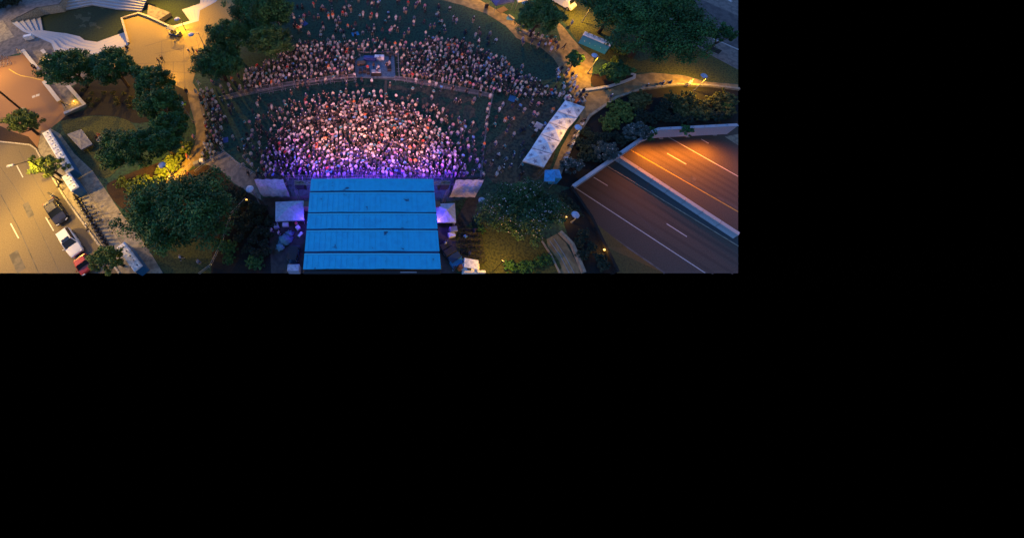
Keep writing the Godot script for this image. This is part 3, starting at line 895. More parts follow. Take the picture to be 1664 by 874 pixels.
	# scrims on frames either side
	for q in [[428, 320, 471, 320, "left", -1.0], [729, 322, 771, 320, "right", 1.0]]:
		var a := G(q[0], q[1]); var b := G(q[2], q[3])
		var s := thing("banner_screen", "tall pale lilac fabric scrim on a frame %s of the stage" % q[4], "screen", (a + b) / 2)
		var hx: float = (b.x - a.x) / 2
		m = Mesher.new()
		for i in 10:
			for j in 8:
				var cs := []
				for t in [[i, j], [i + 1, j], [i + 1, j + 1], [i, j + 1]]:
					var x: float = lerpf(-hx, hx, t[0] / 10.0)
					var y: float = 0.15 + 5.7 * t[1] / 8.0
					var z: float = 0.35 * sin(PI * t[1] / 8.0) * (0.6 + 0.4 * cos(t[0] * 0.9)) + 0.06 * sin(t[0] * 2.1 + t[1])
					cs.append(Vector3(x, y, z))
				m.quad(cs[0], cs[1], cs[2], cs[3], Vector3(0, 0, 1))
		part("fabric", m, M.scrim, s)
		m = Mesher.new()
		for x in [-hx, hx]:
			truss(m, Vector3(x, 0, -0.25), Vector3(x, 5.95, -0.25), 0.25, 0.6)
			m.tube(Vector3(x, 3.0, -0.25), Vector3(x, 0.05, -2.0), 0.03)
		truss(m, Vector3(-hx, 5.85, -0.25), Vector3(hx, 5.85, -0.25), 0.25, 0.6)
		part("frame", m, M.black_metal, s)
		for t in 2:
			m = Mesher.new()
			m.box(Vector3(lerpf(-hx, hx, 0.3 + 0.4 * t), 0.25, -1.9), Vector3(0.9, 0.5, 0.5), Basis.IDENTITY, 0.04)
			part("ballast", m, M.concrete, s)

# ---------------------------------------------------------------- canopies
func star(m: Mesher, at: Vector3, ux: Vector3, uy: Vector3, r: float, up: Vector3) -> void:
	for k in 5:
		var a := TAU * k / 5 + 0.3
		var b := a + TAU / 10
		var c := a - TAU / 10
		var p := at + (ux * cos(a) + uy * sin(a)) * r
		var q := at + (ux * cos(b) + uy * sin(b)) * r * 0.42
		var s := at + (ux * cos(c) + uy * sin(c)) * r * 0.42
		m.tri(at, s, p, up); m.tri(at, p, q, up)
func canopy(called: String, label: String, corners: Array, top: Vector3, eave: float, material: Material, stars: bool, group := "") -> Node3D:
	var mid: Vector3 = (corners[0] + corners[1] + corners[2] + corners[3]) / 4
	mid.y = 0
	var o := thing(called, label, "tent", mid, 0.0, group)
	var cs := []
	for c in corners: cs.append(Vector3(c.x, eave, c.z) - mid)
	var m := Mesher.new()
	for k in 4:
		var a: Vector3 = cs[k]; var b: Vector3 = cs[(k + 1) % 4]
		var nn := (b - a).cross(top - a).normalized()
		if nn.y < 0: nn = -nn
		# fabric sags a little between ridge and eave
		var e0 := a.lerp(top, 0.5) + Vector3(0, 0, 0); var e1 := b.lerp(top, 0.5)
		var sag := (e0 + e1) / 2 - nn * 0.06
		m.tri(a, b, sag, nn); m.tri(a, sag, e0, nn); m.tri(b, e1, sag, nn); m.tri(e0, sag, top, nn); m.tri(sag, e1, top, nn)
		var v := Vector3(0, -0.28, 0)
		m.quad(a, b, b + v, a + v, (a + b) / 2)
	part("canopy_top", m, material, o)
	if stars:
		for k in 4:
			var a: Vector3 = cs[k]; var b: Vector3 = cs[(k + 1) % 4]
			var nn := (b - a).cross(top - a).normalized()
			if nn.y < 0: nn = -nn
			m = Mesher.new()
			var ux := (b - a).normalized()
			star(m, (a + b + top) / 3 + nn * 0.03, ux, nn.cross(ux), 0.40, nn)
			part("star_print", m, M.star_print, o)
	m = Mesher.new()
	for k in 4:
		m.tube(Vector3(cs[k].x * 0.97, 0, cs[k].z * 0.97), cs[k] * 0.97, 0.035)
		m.tube(cs[k] * 0.985, cs[(k + 1) % 4] * 0.985, 0.025)
	part("frame", m, M.grey_metal, o)
	return o
func canopies() -> void:
	# five star-printed canopies in a row on the right
	var left := [[918, 162], [904.5, 180.5], [891, 198], [877.5, 217.5], [863, 240], [848, 261.5]]
	var right := [[952, 173.5], [939, 192], [923, 210], [911.5, 230.5], [898, 250.5], [885, 272.5]]
	for i in 5:
		var e := 2.35
		var a := G(left[i][0], left[i][1], e); var b := G(right[i][0], right[i][1], e)
		var c := G(right[i + 1][0], right[i + 1][1], e); var d := G(left[i + 1][0], left[i + 1][1], e)
		var mid := (a + b + c + d) / 4
		var cs := []
		for p in [a, b, c, d]: cs.append(p + (mid - p).normalized() * 0.13)
		canopy("star_canopy", "white canopy printed with dark stars, %s of the five" % ["farthest", "second from the far end", "middle one", "fourth from the far end", "nearest"][i], cs, Vector3(0, 3.0, 0), e, M.white_vinyl, true, "white star canopies on the right")
	# stage side tents
	for q in [[447, 328, 493, 326, 493, 357, 447, 359, "grey blue pop-up tent left of the stage roof, half lit violet"], [706, 331, 739, 330, 741, 361, 711, 361, "blue and violet pop-up tent right of the stage roof"]]:
		var e := 2.5
		canopy("backstage_tent", q[8], pts([q[0], q[1], q[2], q[3], q[4], q[5], q[6], q[7]], e), Vector3(0, 3.5, 0), e, M.canopy_grey, false)
	# top edge: dark blue and white vendor canopies
	canopy("vendor_canopy", "dark blue canopy at the top edge beside the amber path", pts([797, -3, 828, -9, 836, 2, 806, 8], 2.3), Vector3(0, 3.2, 0), 2.3, M.navy_vinyl, false)
	canopy("vendor_canopy", "small pale canopy at the top edge right of the dark blue one", pts([838, -8, 856, -9, 858, 0, 842, 2], 2.3), Vector3(0, 3.1, 0), 2.3, M.white_vinyl, false)
	canopy("blue_booth_canopy", "bright blue square booth roof just below the star canopies", pts([886, 276, 902, 276, 902, 295, 885, 294], 2.4), Vector3(0, 2.5, 0), 2.4, M.blue_vinyl, false)
	canopy("street_canopy", "dull grey fabric roof low over the pavement beside the portable toilets", pts([108, 218, 131, 210, 149, 234, 131, 243], 0.9), Vector3(0, 1.0, 0), 0.9, M.canopy_dull, false)

# ---------------------------------------------------------------- vegetation
func foliage(m: Mesher, at: Vector3, r: Vector3, clumps: int, per: int, leaf: float, dark: Color, light: Color, bloom := 0.0, low := -0.45) -> void:
	var ph := rng.randf() * 10
	for i in clumps:
		var u := Vector3(rng.randfn(), rng.randfn(), rng.randfn()).normalized()
		if u.y < low: u.y = -u.y
		var lobe := 0.84 + 0.24 * sin(u.x * 4.0 + ph) * cos(u.z * 4.6 + ph * 1.7) + 0.12 * sin(u.y * 7 + u.x * 5 + ph)
		var f := lobe * pow(rng.randf_range(0.28, 1.0), 0.45)
		var c := at + u * r * f
		var size := rng.randf_range(0.13, 0.21) * (r.x + r.y + r.z) / 3.0
		size = clampf(size, 0.12, 1.15)
		var tone := dark.lerp(light, clampf(rng.randfn(0.42, 0.3), 0, 1))
		for k in per:
			var w := Vector3(rng.randfn(), rng.randfn() * 0.75, rng.randfn()).normalized() * size * pow(rng.randf(), 0.4)
			var p := c + w
			var nn := (w.normalized() * 0.7 + Vector3(rng.randfn(), rng.randfn() + 0.6, rng.randfn()) * 0.6).normalized()
			var t := nn.cross(Vector3(rng.randfn(), rng.randfn(), rng.randfn())).normalized()
			var b := nn.cross(t)
			var l := leaf * rng.randf_range(0.7, 1.35)
			m.col = tone.lerp(tone * rng.randf_range(0.6, 1.4), 0.7)
			m.col.a = 1
			if bloom > 0 and u.y > -0.1 and rng.randf() < bloom and f > 0.7:
				m.col = Color(0.55, 0.44, 0.42)
				l *= 0.85
			m.quad(p - t * l, p - b * l * 0.55, p + t * l, p + b * l * 0.55, nn)
func tree(called: String, label: String, category: String, u: float, v: float, hc: float, rp: float, tall: float, dark: Color, light: Color, density := 1.0, leaf := 0.17, bloom := 0.0, wide := 1.0, group := "") -> Node3D:
	var c := G(u, v, hc)
	var r := 1.16 * rp * (EYE - hc) / (sp + (v - 222.0) / FOCAL * cp) / FOCAL
	var o := thing(called, label, category, Vector3(c.x, 0, c.z), 0.0, group)
	var m := Mesher.new()
	var tr := 0.05 + r * 0.045
	m.tube(Vector3.ZERO, Vector3(0.05, hc * 0.55, 0), tr * 1.25, tr, 8)
	part("trunk", m, M.bark, o)
	m = Mesher.new()
	for k in 6:
		var w := TAU * k / 6 + rng.randf()
		var q := Vector3(cos(w) * r * 0.65, hc + rng.randf_range(-0.2, 0.5) * tall, sin(w) * r * 0.65)
		m.tube(Vector3(0.05, hc * rng.randf_range(0.4, 0.55), 0), q, tr * 0.6, tr * 0.15, 5)
	part("limbs", m, M.bark, o)
	m = Mesher.new()
	foliage(m, Vector3(0, hc, 0), Vector3(r, tall, r * wide), int(clampf(r * r * 10 * density, 60, 420 if bloom == 0.0 else 600)), 84, leaf * 0.92, dark, light, bloom)
	part("crown", m, M.leaf, o)
	return o
func shrub_shape(called: String, r: float, dark: Color, light: Color, bloom := 0.0, fine := 0.085) -> Node3D:
	var o := Node3D.new()
	o.name = called
	var m := Mesher.new()
	for k in 5: m.tube(Vector3.ZERO, Vector3(cos(k * 1.3) * r * 0.5, r * 0.7, sin(k * 1.3) * r * 0.5), 0.03, 0.012, 4)
	part("stems", m, M.bark, o)
	m = Mesher.new()
	foliage(m, Vector3(0, r * 0.5, 0), Vector3(r, r * 0.75, r), 46, 30, fine, dark, light, bloom, -0.2)
	part("foliage", m, M.leaf, o)
	return o
func shrubs(proto: Node3D, l: Array, scale0: float, what: String, where: String, group: String) -> void:
	# what stands where is told apart by its place in the row
	var n := l.size() / 2
	var order := []
	for i in n: order.append([l[2 * i], l[2 * i + 1]])
	order.sort_custom(func(a, b): return a[0] < b[0])
	for i in n:
		var k := scale0 * rng.randf_range(0.82, 1.18)
		var p := G(order[i][0], order[i][1], 0.5 * k)
		p.y = 0
		var label := "%s %s" % [what, where] if n == 1 else "%s %s, %s" % [what, where, place(i, n)]
		var o := copy(proto, label, p, rng.randf() * TAU, group if n > 1 else "")
		o.scale = Vector3(k, k * rng.randf_range(0.85, 1.1), k)
		o.set_meta("category", "shrub")
func trees() -> void:
	var dk := Color(0.010, 0.055, 0.012); var dl := Color(0.042, 0.150, 0.028)
	var tk := Color(0.050, 0.090, 0.012); var tl := Color(0.15, 0.20, 0.03)
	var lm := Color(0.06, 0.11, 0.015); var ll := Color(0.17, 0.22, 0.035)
	var pk := "dark green trees in the park"
	tree("park_tree", "broad dark green tree over the ramp, leftmost of the park trees", "tree", 113, 110, 5.0, 40, 3.4, dk, dl, 1.0, 0.17, 0.0, 0.75, pk)
	tree("park_tree", "dark green tree at the lower end of the terraced steps beside the amber plaza", "tree", 184, 110, 5.0, 38, 3.2, dk, dl, 1.0, 0.17, 0.0, 0.75, pk)
	tree("park_tree", "dark green tree at the lower left corner of the amber plaza", "tree", 247, 134, 5.0, 31, 3.2, dk, dl, 1.0, 0.17, 0.0, 0.85, pk)
	tree("park_tree", "dark green tree left of the head of the left path", "tree", 261, 172, 5.2, 36, 3.6, dk, dl, 1.0, 0.17, 0.0, 0.8, pk)
	tree("park_tree", "dark green tree left of the blue-topped path lamp", "tree", 276, 206, 4.6, 27, 3.0, dk, dl, 1.0, 0.17, 0.0, 0.9, pk)
	tree("park_tree", "dark green tree beside the olive lawn right of the portable toilets", "tree", 208, 243, 5.0, 43, 3.2, dk, dl, 1.0, 0.17, 0.0, 0.75, pk)
	tree("park_tree", "dark green tree above the lime shrubs beside the left path", "tree", 262, 228, 4.6, 34, 3.0, dk, dl, 1.0, 0.17, 0.0, 0.8, pk)
	tree("park_tree", "largest dark green tree at lower left, below the lime shrubs", "tree", 288, 342, 6.0, 82, 5.0, dk, dl, 1.1, 0.18, 0.0, 0.72, pk)
	tree("park_tree", "tall dark green tree at the top edge right of the amber plaza", "tree", 425, 18, 6.5, 46, 4.5, dk, dl, 1.0, 0.18, 0.0, 0.8, pk)
	tree("park_tree", "dark green tree overhanging the right side of the amber plaza", "tree", 374, 62, 5.5, 37, 3.4, dk, dl, 1.0, 0.17, 0.0, 0.75, pk)
	tree("park_tree", "olive tinged tree at the left end of the rear crowd", "tree", 438, 66, 5.0, 36, 3.2, dk.lerp(tk, 0.3), dl.lerp(tl, 0.3), 1.0, 0.17, 0.0, 0.75, pk)
	tree("park_tree", "rounded dark green tree at the lower right end of the amber plaza", "tree", 353, 100, 4.8, 40, 2.6, dk, dl, 1.0, 0.16, 0.0, 0.7, pk)
	tree("park_tree", "dark green tree behind the wall of seated people at top right", "tree", 876, 26, 5.0, 36, 3.0, dk.lerp(tk, 0.2), dl.lerp(tl, 0.2), 0.9, 0.17, 0.0, 0.8, pk)
	tree("park_tree", "huge dark green tree at top right beside the upper street", "tree", 1062, 42, 7.5, 76, 6.5, dk, dl, 1.1, 0.19, 0.0, 0.85, pk)
	tree("park_tree", "dark green tree at the top edge left of the huge one", "tree", 1000, 10, 6.5, 46, 4.5, dk, dl, 1.0, 0.18, 0.0, 0.85, pk)
	tree("park_tree", "small tree in the round planter below the teal toilets", "tree", 1000, 116, 2.2, 25, 1.5, dk, dl.lerp(tl, 0.25), 1.0, 0.15, 0.0, 0.75, pk)
	tree("park_tree", "small dark tree with thin crown left of the round planter", "tree", 934, 97, 2.4, 15, 1.5, dk, dl, 0.8, 0.15, 0.0, 0.9, pk)
	tree("street_tree", "small dark tree in the paved pit beside the upper street", "tree", 1176, 56, 4.4, 19, 1.9, dk, dl, 0.9, 0.16, 0.0, 0.8)
	tree("street_tree", "small lime green street tree on the brick plaza near the left edge", "tree", 37, 199, 3.4, 29, 2.0, tk, tl, 1.0, 0.14, 0.0, 0.62)
	tree("street_tree", "lime green street tree growing beside the upper portable toilets", "tree", 76, 271, 3.4, 25, 2.0, tk.lerp(lm, 0.5), tl.lerp(ll, 0.3), 1.0, 0.14, 0.0, 0.72)
	tree("street_tree", "green street tree over the red car at the bottom left", "tree", 176, 419, 3.6, 28, 2.0, tk, tl, 1.0, 0.14, 0.0, 0.68)
	tree("flowering_tree", "broad dark tree covered in white blossoms right of the stage", "tree", 846, 340, 4.4, 59, 3.6, Color(0.010, 0.042, 0.012), Color(0.032, 0.095, 0.024), 1.2, 0.14, 0.07, 0.72)
	tree("flowering_tree", "grey green bush with pale flowers beside the deck parapet, nearest the booth", "shrub", 930, 270, 1.6, 17, 1.4, Color(0.03, 0.055, 0.05), Color(0.07, 0.10, 0.09), 2.0, 0.12, 0.08, 0.75)
	tree("flowering_tree", "grey green bush with pale flowers above the parapet bend", "shrub", 986, 245, 1.6, 19, 1.4, Color(0.03, 0.055, 0.05), Color(0.07, 0.10, 0.09), 2.0, 0.12, 0.08, 0.8)
	tree("flowering_tree", "grey green bush with pale flowers left of the parapet bend top", "shrub", 1034, 213, 1.6, 20, 1.4, Color(0.03, 0.055, 0.05), Color(0.07, 0.10, 0.09), 2.0, 0.12, 0.06, 0.75)
	# clipped shrubs in beds
	var green := shrub_shape("clipped_shrub", 0.8, dk, dl)
	var olive := shrub_shape("olive_shrub", 0.8, Color(0.04, 0.05, 0.012), Color(0.12, 0.12, 0.03))
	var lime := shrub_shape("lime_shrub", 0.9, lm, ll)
	var black := shrub_shape("dark_shrub", 0.85, Color(0.006, 0.018, 0.010), Color(0.016, 0.038, 0.018))
	var gg := "shrubs in the planting beds"
	shrubs(olive, [147, 151, 167, 151, 183, 151, 199, 152, 144, 161, 157, 162, 187, 160, 211, 158, 147, 170, 188, 167, 205, 165, 209, 173, 216, 165, 133, 146], 0.66, "round olive shrub", "in the dark mulch bed", gg)
	shrubs(black, [378, 322, 396, 330, 410, 336, 424, 342, 386, 345, 404, 352, 421, 357, 438, 362, 384, 362, 402, 368, 420, 374, 436, 380, 390, 384, 410, 390, 428, 398, 400, 404, 418, 412, 432, 408, 376, 310, 392, 314, 364, 318], 1.15, "dark rounded shrub", "in the black bed", gg)
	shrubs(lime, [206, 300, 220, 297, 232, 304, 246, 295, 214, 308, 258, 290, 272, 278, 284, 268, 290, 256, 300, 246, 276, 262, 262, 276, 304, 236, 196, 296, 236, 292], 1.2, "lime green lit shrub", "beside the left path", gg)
	shrubs(green, [352, 398, 366, 402, 376, 400, 370, 422, 410, 424, 360, 372, 418, 426], 1.25, "mid green shrub", "along the pale handrail", gg)
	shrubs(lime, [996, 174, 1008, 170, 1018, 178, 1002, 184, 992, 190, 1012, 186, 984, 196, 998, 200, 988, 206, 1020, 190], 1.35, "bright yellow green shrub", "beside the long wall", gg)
	shrubs(olive, [1030, 160, 1038, 157, 1046, 154, 1034, 166, 1042, 163, 1050, 160, 1028, 170, 1040, 170, 1092, 158, 1104, 162, 1118, 156, 1110, 172, 1126, 164, 1134, 176, 1122, 182, 1142, 168, 1150, 180, 1160, 162, 1168, 174, 1156, 186, 1140, 186, 1176, 156, 1186, 166, 1178, 184, 1187, 178, 1188, 158, 1104, 180, 1112, 186, 1090, 170], 1.5, "olive shrub", "in the upper right bed", gg)
	shrubs(black, [952, 214, 962, 222, 944, 232, 955, 240, 972, 232, 966, 246, 946, 254, 962, 256, 985, 222, 1000, 220, 1008, 228, 1018, 220, 1070, 178, 1078, 186, 1086, 192, 1066, 190, 1056, 194, 1100, 192, 1120, 194, 1080, 170, 1166, 190, 1182, 188, 1046, 188, 1040, 194, 1140, 192], 1.4, "dark green shrub", "in the right bed", gg)
	shrubs(green, [1184, 172, 1178, 184, 1060, 213, 1052, 220, 1116, 211], 1.4, "leafy green shrub", "hanging at the deck parapet", gg)
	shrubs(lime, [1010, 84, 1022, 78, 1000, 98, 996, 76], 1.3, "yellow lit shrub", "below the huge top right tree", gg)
	shrubs(green, [830, 433, 848, 434, 862, 431, 876, 425, 888, 420, 780, 372], 1.2, "low green shrub", "below the amber lawn", gg)
	shrubs(black, [915, 320, 925, 330, 935, 345, 950, 380, 962, 400, 975, 420, 980, 428, 948, 415, 940, 395], 1.2, "black green shrub", "beside the highway", gg)
	shrubs(black, [4, 8, 14, 4, 22, 2], 1.7, "dark shrub", "in the top left corner", gg)
	for p in [green, olive, lime, black]: p.free()

# ---------------------------------------------------------------- lamps
func height_at(base: Vector3, head: Vector2) -> float:
	var best := 3.0; var near := 1e9
	for k in 100:
		var h := 1.5 + k * 0.1
		var d := pix(base + Vector3(0, h, 0)).distance_to(head)
		if d < near: near = d; best = h
	return best
func path_lamp(label: String, base: Array, head: Array, energy: float, color := AMBER) -> void:
	var b := G(base[0], base[1])
	var h := height_at(b, Vector2(head[0], head[1]))
	var p := G(head[0], head[1], h) - b
	var side := Vector3(p.x, 0, p.z)
	if side.length() > 0.9: side = side.normalized() * 0.9
	side += Vector3(-0.5 if p.x < 0 else -0.5, 0, 0)
	var o := thing("path_lamp", label, "lamp", b, 0.0, "path lamps with round hoods")
	var m := Mesher.new()
	m.tube(Vector3(0, 0, 0), Vector3(0, 0.3, 0), 0.2, 0.12, 8)
	m.tube(Vector3(0, 0.3, 0), Vector3(0, h, 0), 0.085, 0.07, 8)
	part("pole", m, M.steel, o)
	m = Mesher.new()
	m.tube(Vector3(0, h - 0.05, 0), side + Vector3(0, h + 0.2, 0), 0.05, 0.05, 6)
	part("arm", m, M.steel, o)
	m = Mesher.new()
	m.ball(side + Vector3(0, h, 0), Vector3(0.55, 0.26, 0.55), 14, 5, 0.0)
	part("hood", m, M.canopy_grey, o)
	m = Mesher.new()
	m.tube(side + Vector3(0, h - 0.10, 0), side + Vector3(0, h - 0.02, 0), 0.2, 0.22, 10)
	part("lens", m, M.amber_glow, o)
	if energy > 0: spot(o, side + Vector3(0, h - 0.18, 0), side + Vector3(0, -3, 0), color, energy, 83.0, 0.2, 0.5)
func lamps() -> void:
	path_lamp("path lamp with blue hood between the dark trees and the left path", [313, 198], [297, 169], 6.0)
	path_lamp("path lamp with blue hood standing on the amber plaza", [331, 74], [312, 57], 30.0)
	path_lamp("pale path lamp at the wall corner of the amber plaza", [301, 49], [291, 31], 70.0)
	path_lamp("path lamp half hidden by the tree at the lower left of the amber plaza", [272, 138], [254, 112], 90.0)
	path_lamp("path lamp with blue hood beside the top right seated wall", [847, 35], [857, 5], 50.0)
	path_lamp("path lamp with blue hood in the planter below the teal toilets", [955, 119], [971, 90], 95.0)
	path_lamp("path lamp with blue hood right of the row of star canopies", [923, 236], [945, 207], 20.0)
	path_lamp("thin path lamp standing in the right shrub bed by the long wall", [1128, 147], [1149, 123], 120.0)
	path_lamp("unlit path lamp with blue hood left of the left scrim", [424, 335], [411, 307], 0.0)
	path_lamp("unlit path lamp with lilac hood left of the white blossom tree", [788, 340], [789, 326], 0.0)
	path_lamp("unlit path lamp with blue hood on the dark slope beside the highway", [929, 361], [941, 349], 0.0)
	path_lamp("path lamp hidden among the lime shrubs by the left path", [285, 290], [268, 268], 130.0)
	path_lamp("path lamp at the top edge above the dark blue canopy", [800, -22], [810, -55], 280.0)
	path_lamp("path lamp beyond the top edge behind the teal toilets", [946, 36], [958, 4], 130.0)
	# street lamp on the left
	var b := G(98, 296)
	var h := height_at(b, Vector2(48, 259))
	var o := thing("street_lamp", "tall dark street lamp leaning over the left street on a long arm", "lamp", b)
	var m := Mesher.new()
	m.tube(Vector3.ZERO, Vector3(0, 0.5, 0), 0.22, 0.16, 8)
	m.tube(Vector3(0, 0.5, 0), Vector3(0, h, 0), 0.12, 0.08, 8)
	part("pole", m, M.black_metal, o)
	var hd := G(20, 270.5, h) - b
	m = Mesher.new()
	m.tube(Vector3(0, h - 0.1, 0), Vector3(hd.x, h + 0.25, hd.z), 0.06, 0.05, 6)
	part("arm", m, M.black_metal, o)
	m = Mesher.new()
	m.box(Vector3(hd.x - 0.2, h + 0.25, hd.z), Vector3(0.9, 0.16, 0.4), Basis(Vector3.UP, 0.3), 0.05)
	part("lamp_head", m, M.grey_metal, o)
	m = Mesher.new()
	m.box(Vector3(hd.x - 0.2, h + 0.14, hd.z), Vector3(0.6, 0.05, 0.28), Basis(Vector3.UP, 0.3))
	part("lens", m, M.sodium_glow, o)
	spot(o, Vector3(hd.x - 0.2, h + 0.05, hd.z), Vector3(hd.x + 1.5, 0, hd.z + 2.0), SODIUM, 150.0, 80.0, 0.25, 0.6)
	# next lamps beyond the view; amber plaza and upper walkway ones added as fill
	for q in [[-75, 255, 14.0, [110, 310], 1150.0, SODIUM, "street lamp just beyond the left edge above the street"], [-80, 400, 14.0, [105, 405], 1200.0, SODIUM, "street lamp just beyond the left edge lower down the street"], [262, -34, 11.0, [250, 72], 2800.0, AMBER, "added tall fill lamp beyond the top edge above the amber plaza"], [-40, 40, 10.0, [40, 60], 230.0, SODIUM, "added fill lamp just beyond the left edge by the upper walkway"], [-60, 120, 8.0, [50, 140], 600.0, SODIUM, "plaza lamp just beyond the left edge of the brick plaza"]]:
		var sb := G(q[0], q[1])
		var sl := thing("street_lamp", q[6], "lamp", sb)
		var to: Vector3 = G(q[3][0], q[3][1]) - sb
		var arm := Vector3(to.x, 0, to.z).normalized() * 1.6
		m = Mesher.new()
		m.tube(Vector3.ZERO, Vector3(0, 0.5, 0), 0.22, 0.16, 8)
		m.tube(Vector3(0, 0.5, 0), Vector3(0, q[2], 0), 0.13, 0.09, 8)
		part("pole", m, M.black_metal, sl)
		m = Mesher.new()
		m.tube(Vector3(0, q[2], 0), arm + Vector3(0, q[2] + 0.3, 0), 0.06, 0.05, 6)
		part("arm", m, M.black_metal, sl)
		m = Mesher.new()
		m.box(arm + Vector3(0, q[2] + 0.3, 0), Vector3(0.5, 0.18, 0.9), Basis(Vector3.UP, atan2(to.x, to.z)), 0.05)
		part("lamp_head", m, M.grey_metal, sl)
		m = Mesher.new()
		m.box(arm + Vector3(0, q[2] + 0.18, 0), Vector3(0.32, 0.05, 0.65), Basis(Vector3.UP, atan2(to.x, to.z)))
		part("lens", m, M.sodium_glow, sl)
		spot(sl, arm + Vector3(0, q[2] + 0.1, 0), to, q[5], q[4], 52.0, 0.3, 0.9)
	# tall lamp on the brick plaza
	b = G(36, 180)
	o = thing("plaza_lamp", "thick black lamp pole with round footing on the brick plaza", "lamp", b)
	m = Mesher.new()
	m.tube(Vector3.ZERO, Vector3(0, 0.25, 0), 0.62, 0.6, 14)
	part("footing", m, M.concrete, o)
	m = Mesher.new()
	m.tube(Vector3(0, 0.25, 0), Vector3(0, 0.9, 0), 0.24, 0.17, 10)
	m.tube(Vector3(0, 0.9, 0), Vector3(0, 8.0, 0), 0.17, 0.13, 10)
	part("pole", m, M.black_metal, o)
	m = Mesher.new()
	m.box(Vector3(-0.6, 8.1, 0), Vector3(1.6, 0.2, 0.5), Basis.IDENTITY, 0.05)
	part("lamp_head", m, M.black_metal, o)
	m = Mesher.new()
	m.box(Vector3(-0.9, 7.96, 0), Vector3(0.8, 0.05, 0.35))
	part("lens", m, M.sodium_glow, o)
	spot(o, Vector3(-0.9, 7.85, 0), Vector3(0.5, 0, -1.5), SODIUM, 60.0, 80.0, 0.25, 0.6)
	# two globe lights on the dark slope
	for q in [[920, 353, "small glowing amber globe light right of the white blossom tree", 3.0], [982, 406, "small glowing amber globe light on the dark slope beside the highway", 2.0], [400, 325, "tiny pale globe light in the dark bed left of the left scrim", 0.6]]:
		var u := thing("globe_light", q[2], "lamp", G(q[0], q[1], 0.8) * Vector3(1, 0, 1))
		m = Mesher.new()
		m.tube(Vector3.ZERO, Vector3(0, 0.75, 0), 0.05, 0.04, 6)
		part("post", m, M.black_metal, u)
		m = Mesher.new()
		m.ball(Vector3(0, 0.85, 0), Vector3.ONE * 0.15, 10, 6)
		part("globe", m, M.amber_glow, u)
		omni(u, Vector3(0, 0.85, 0), AMBER, q[3], 0.1)

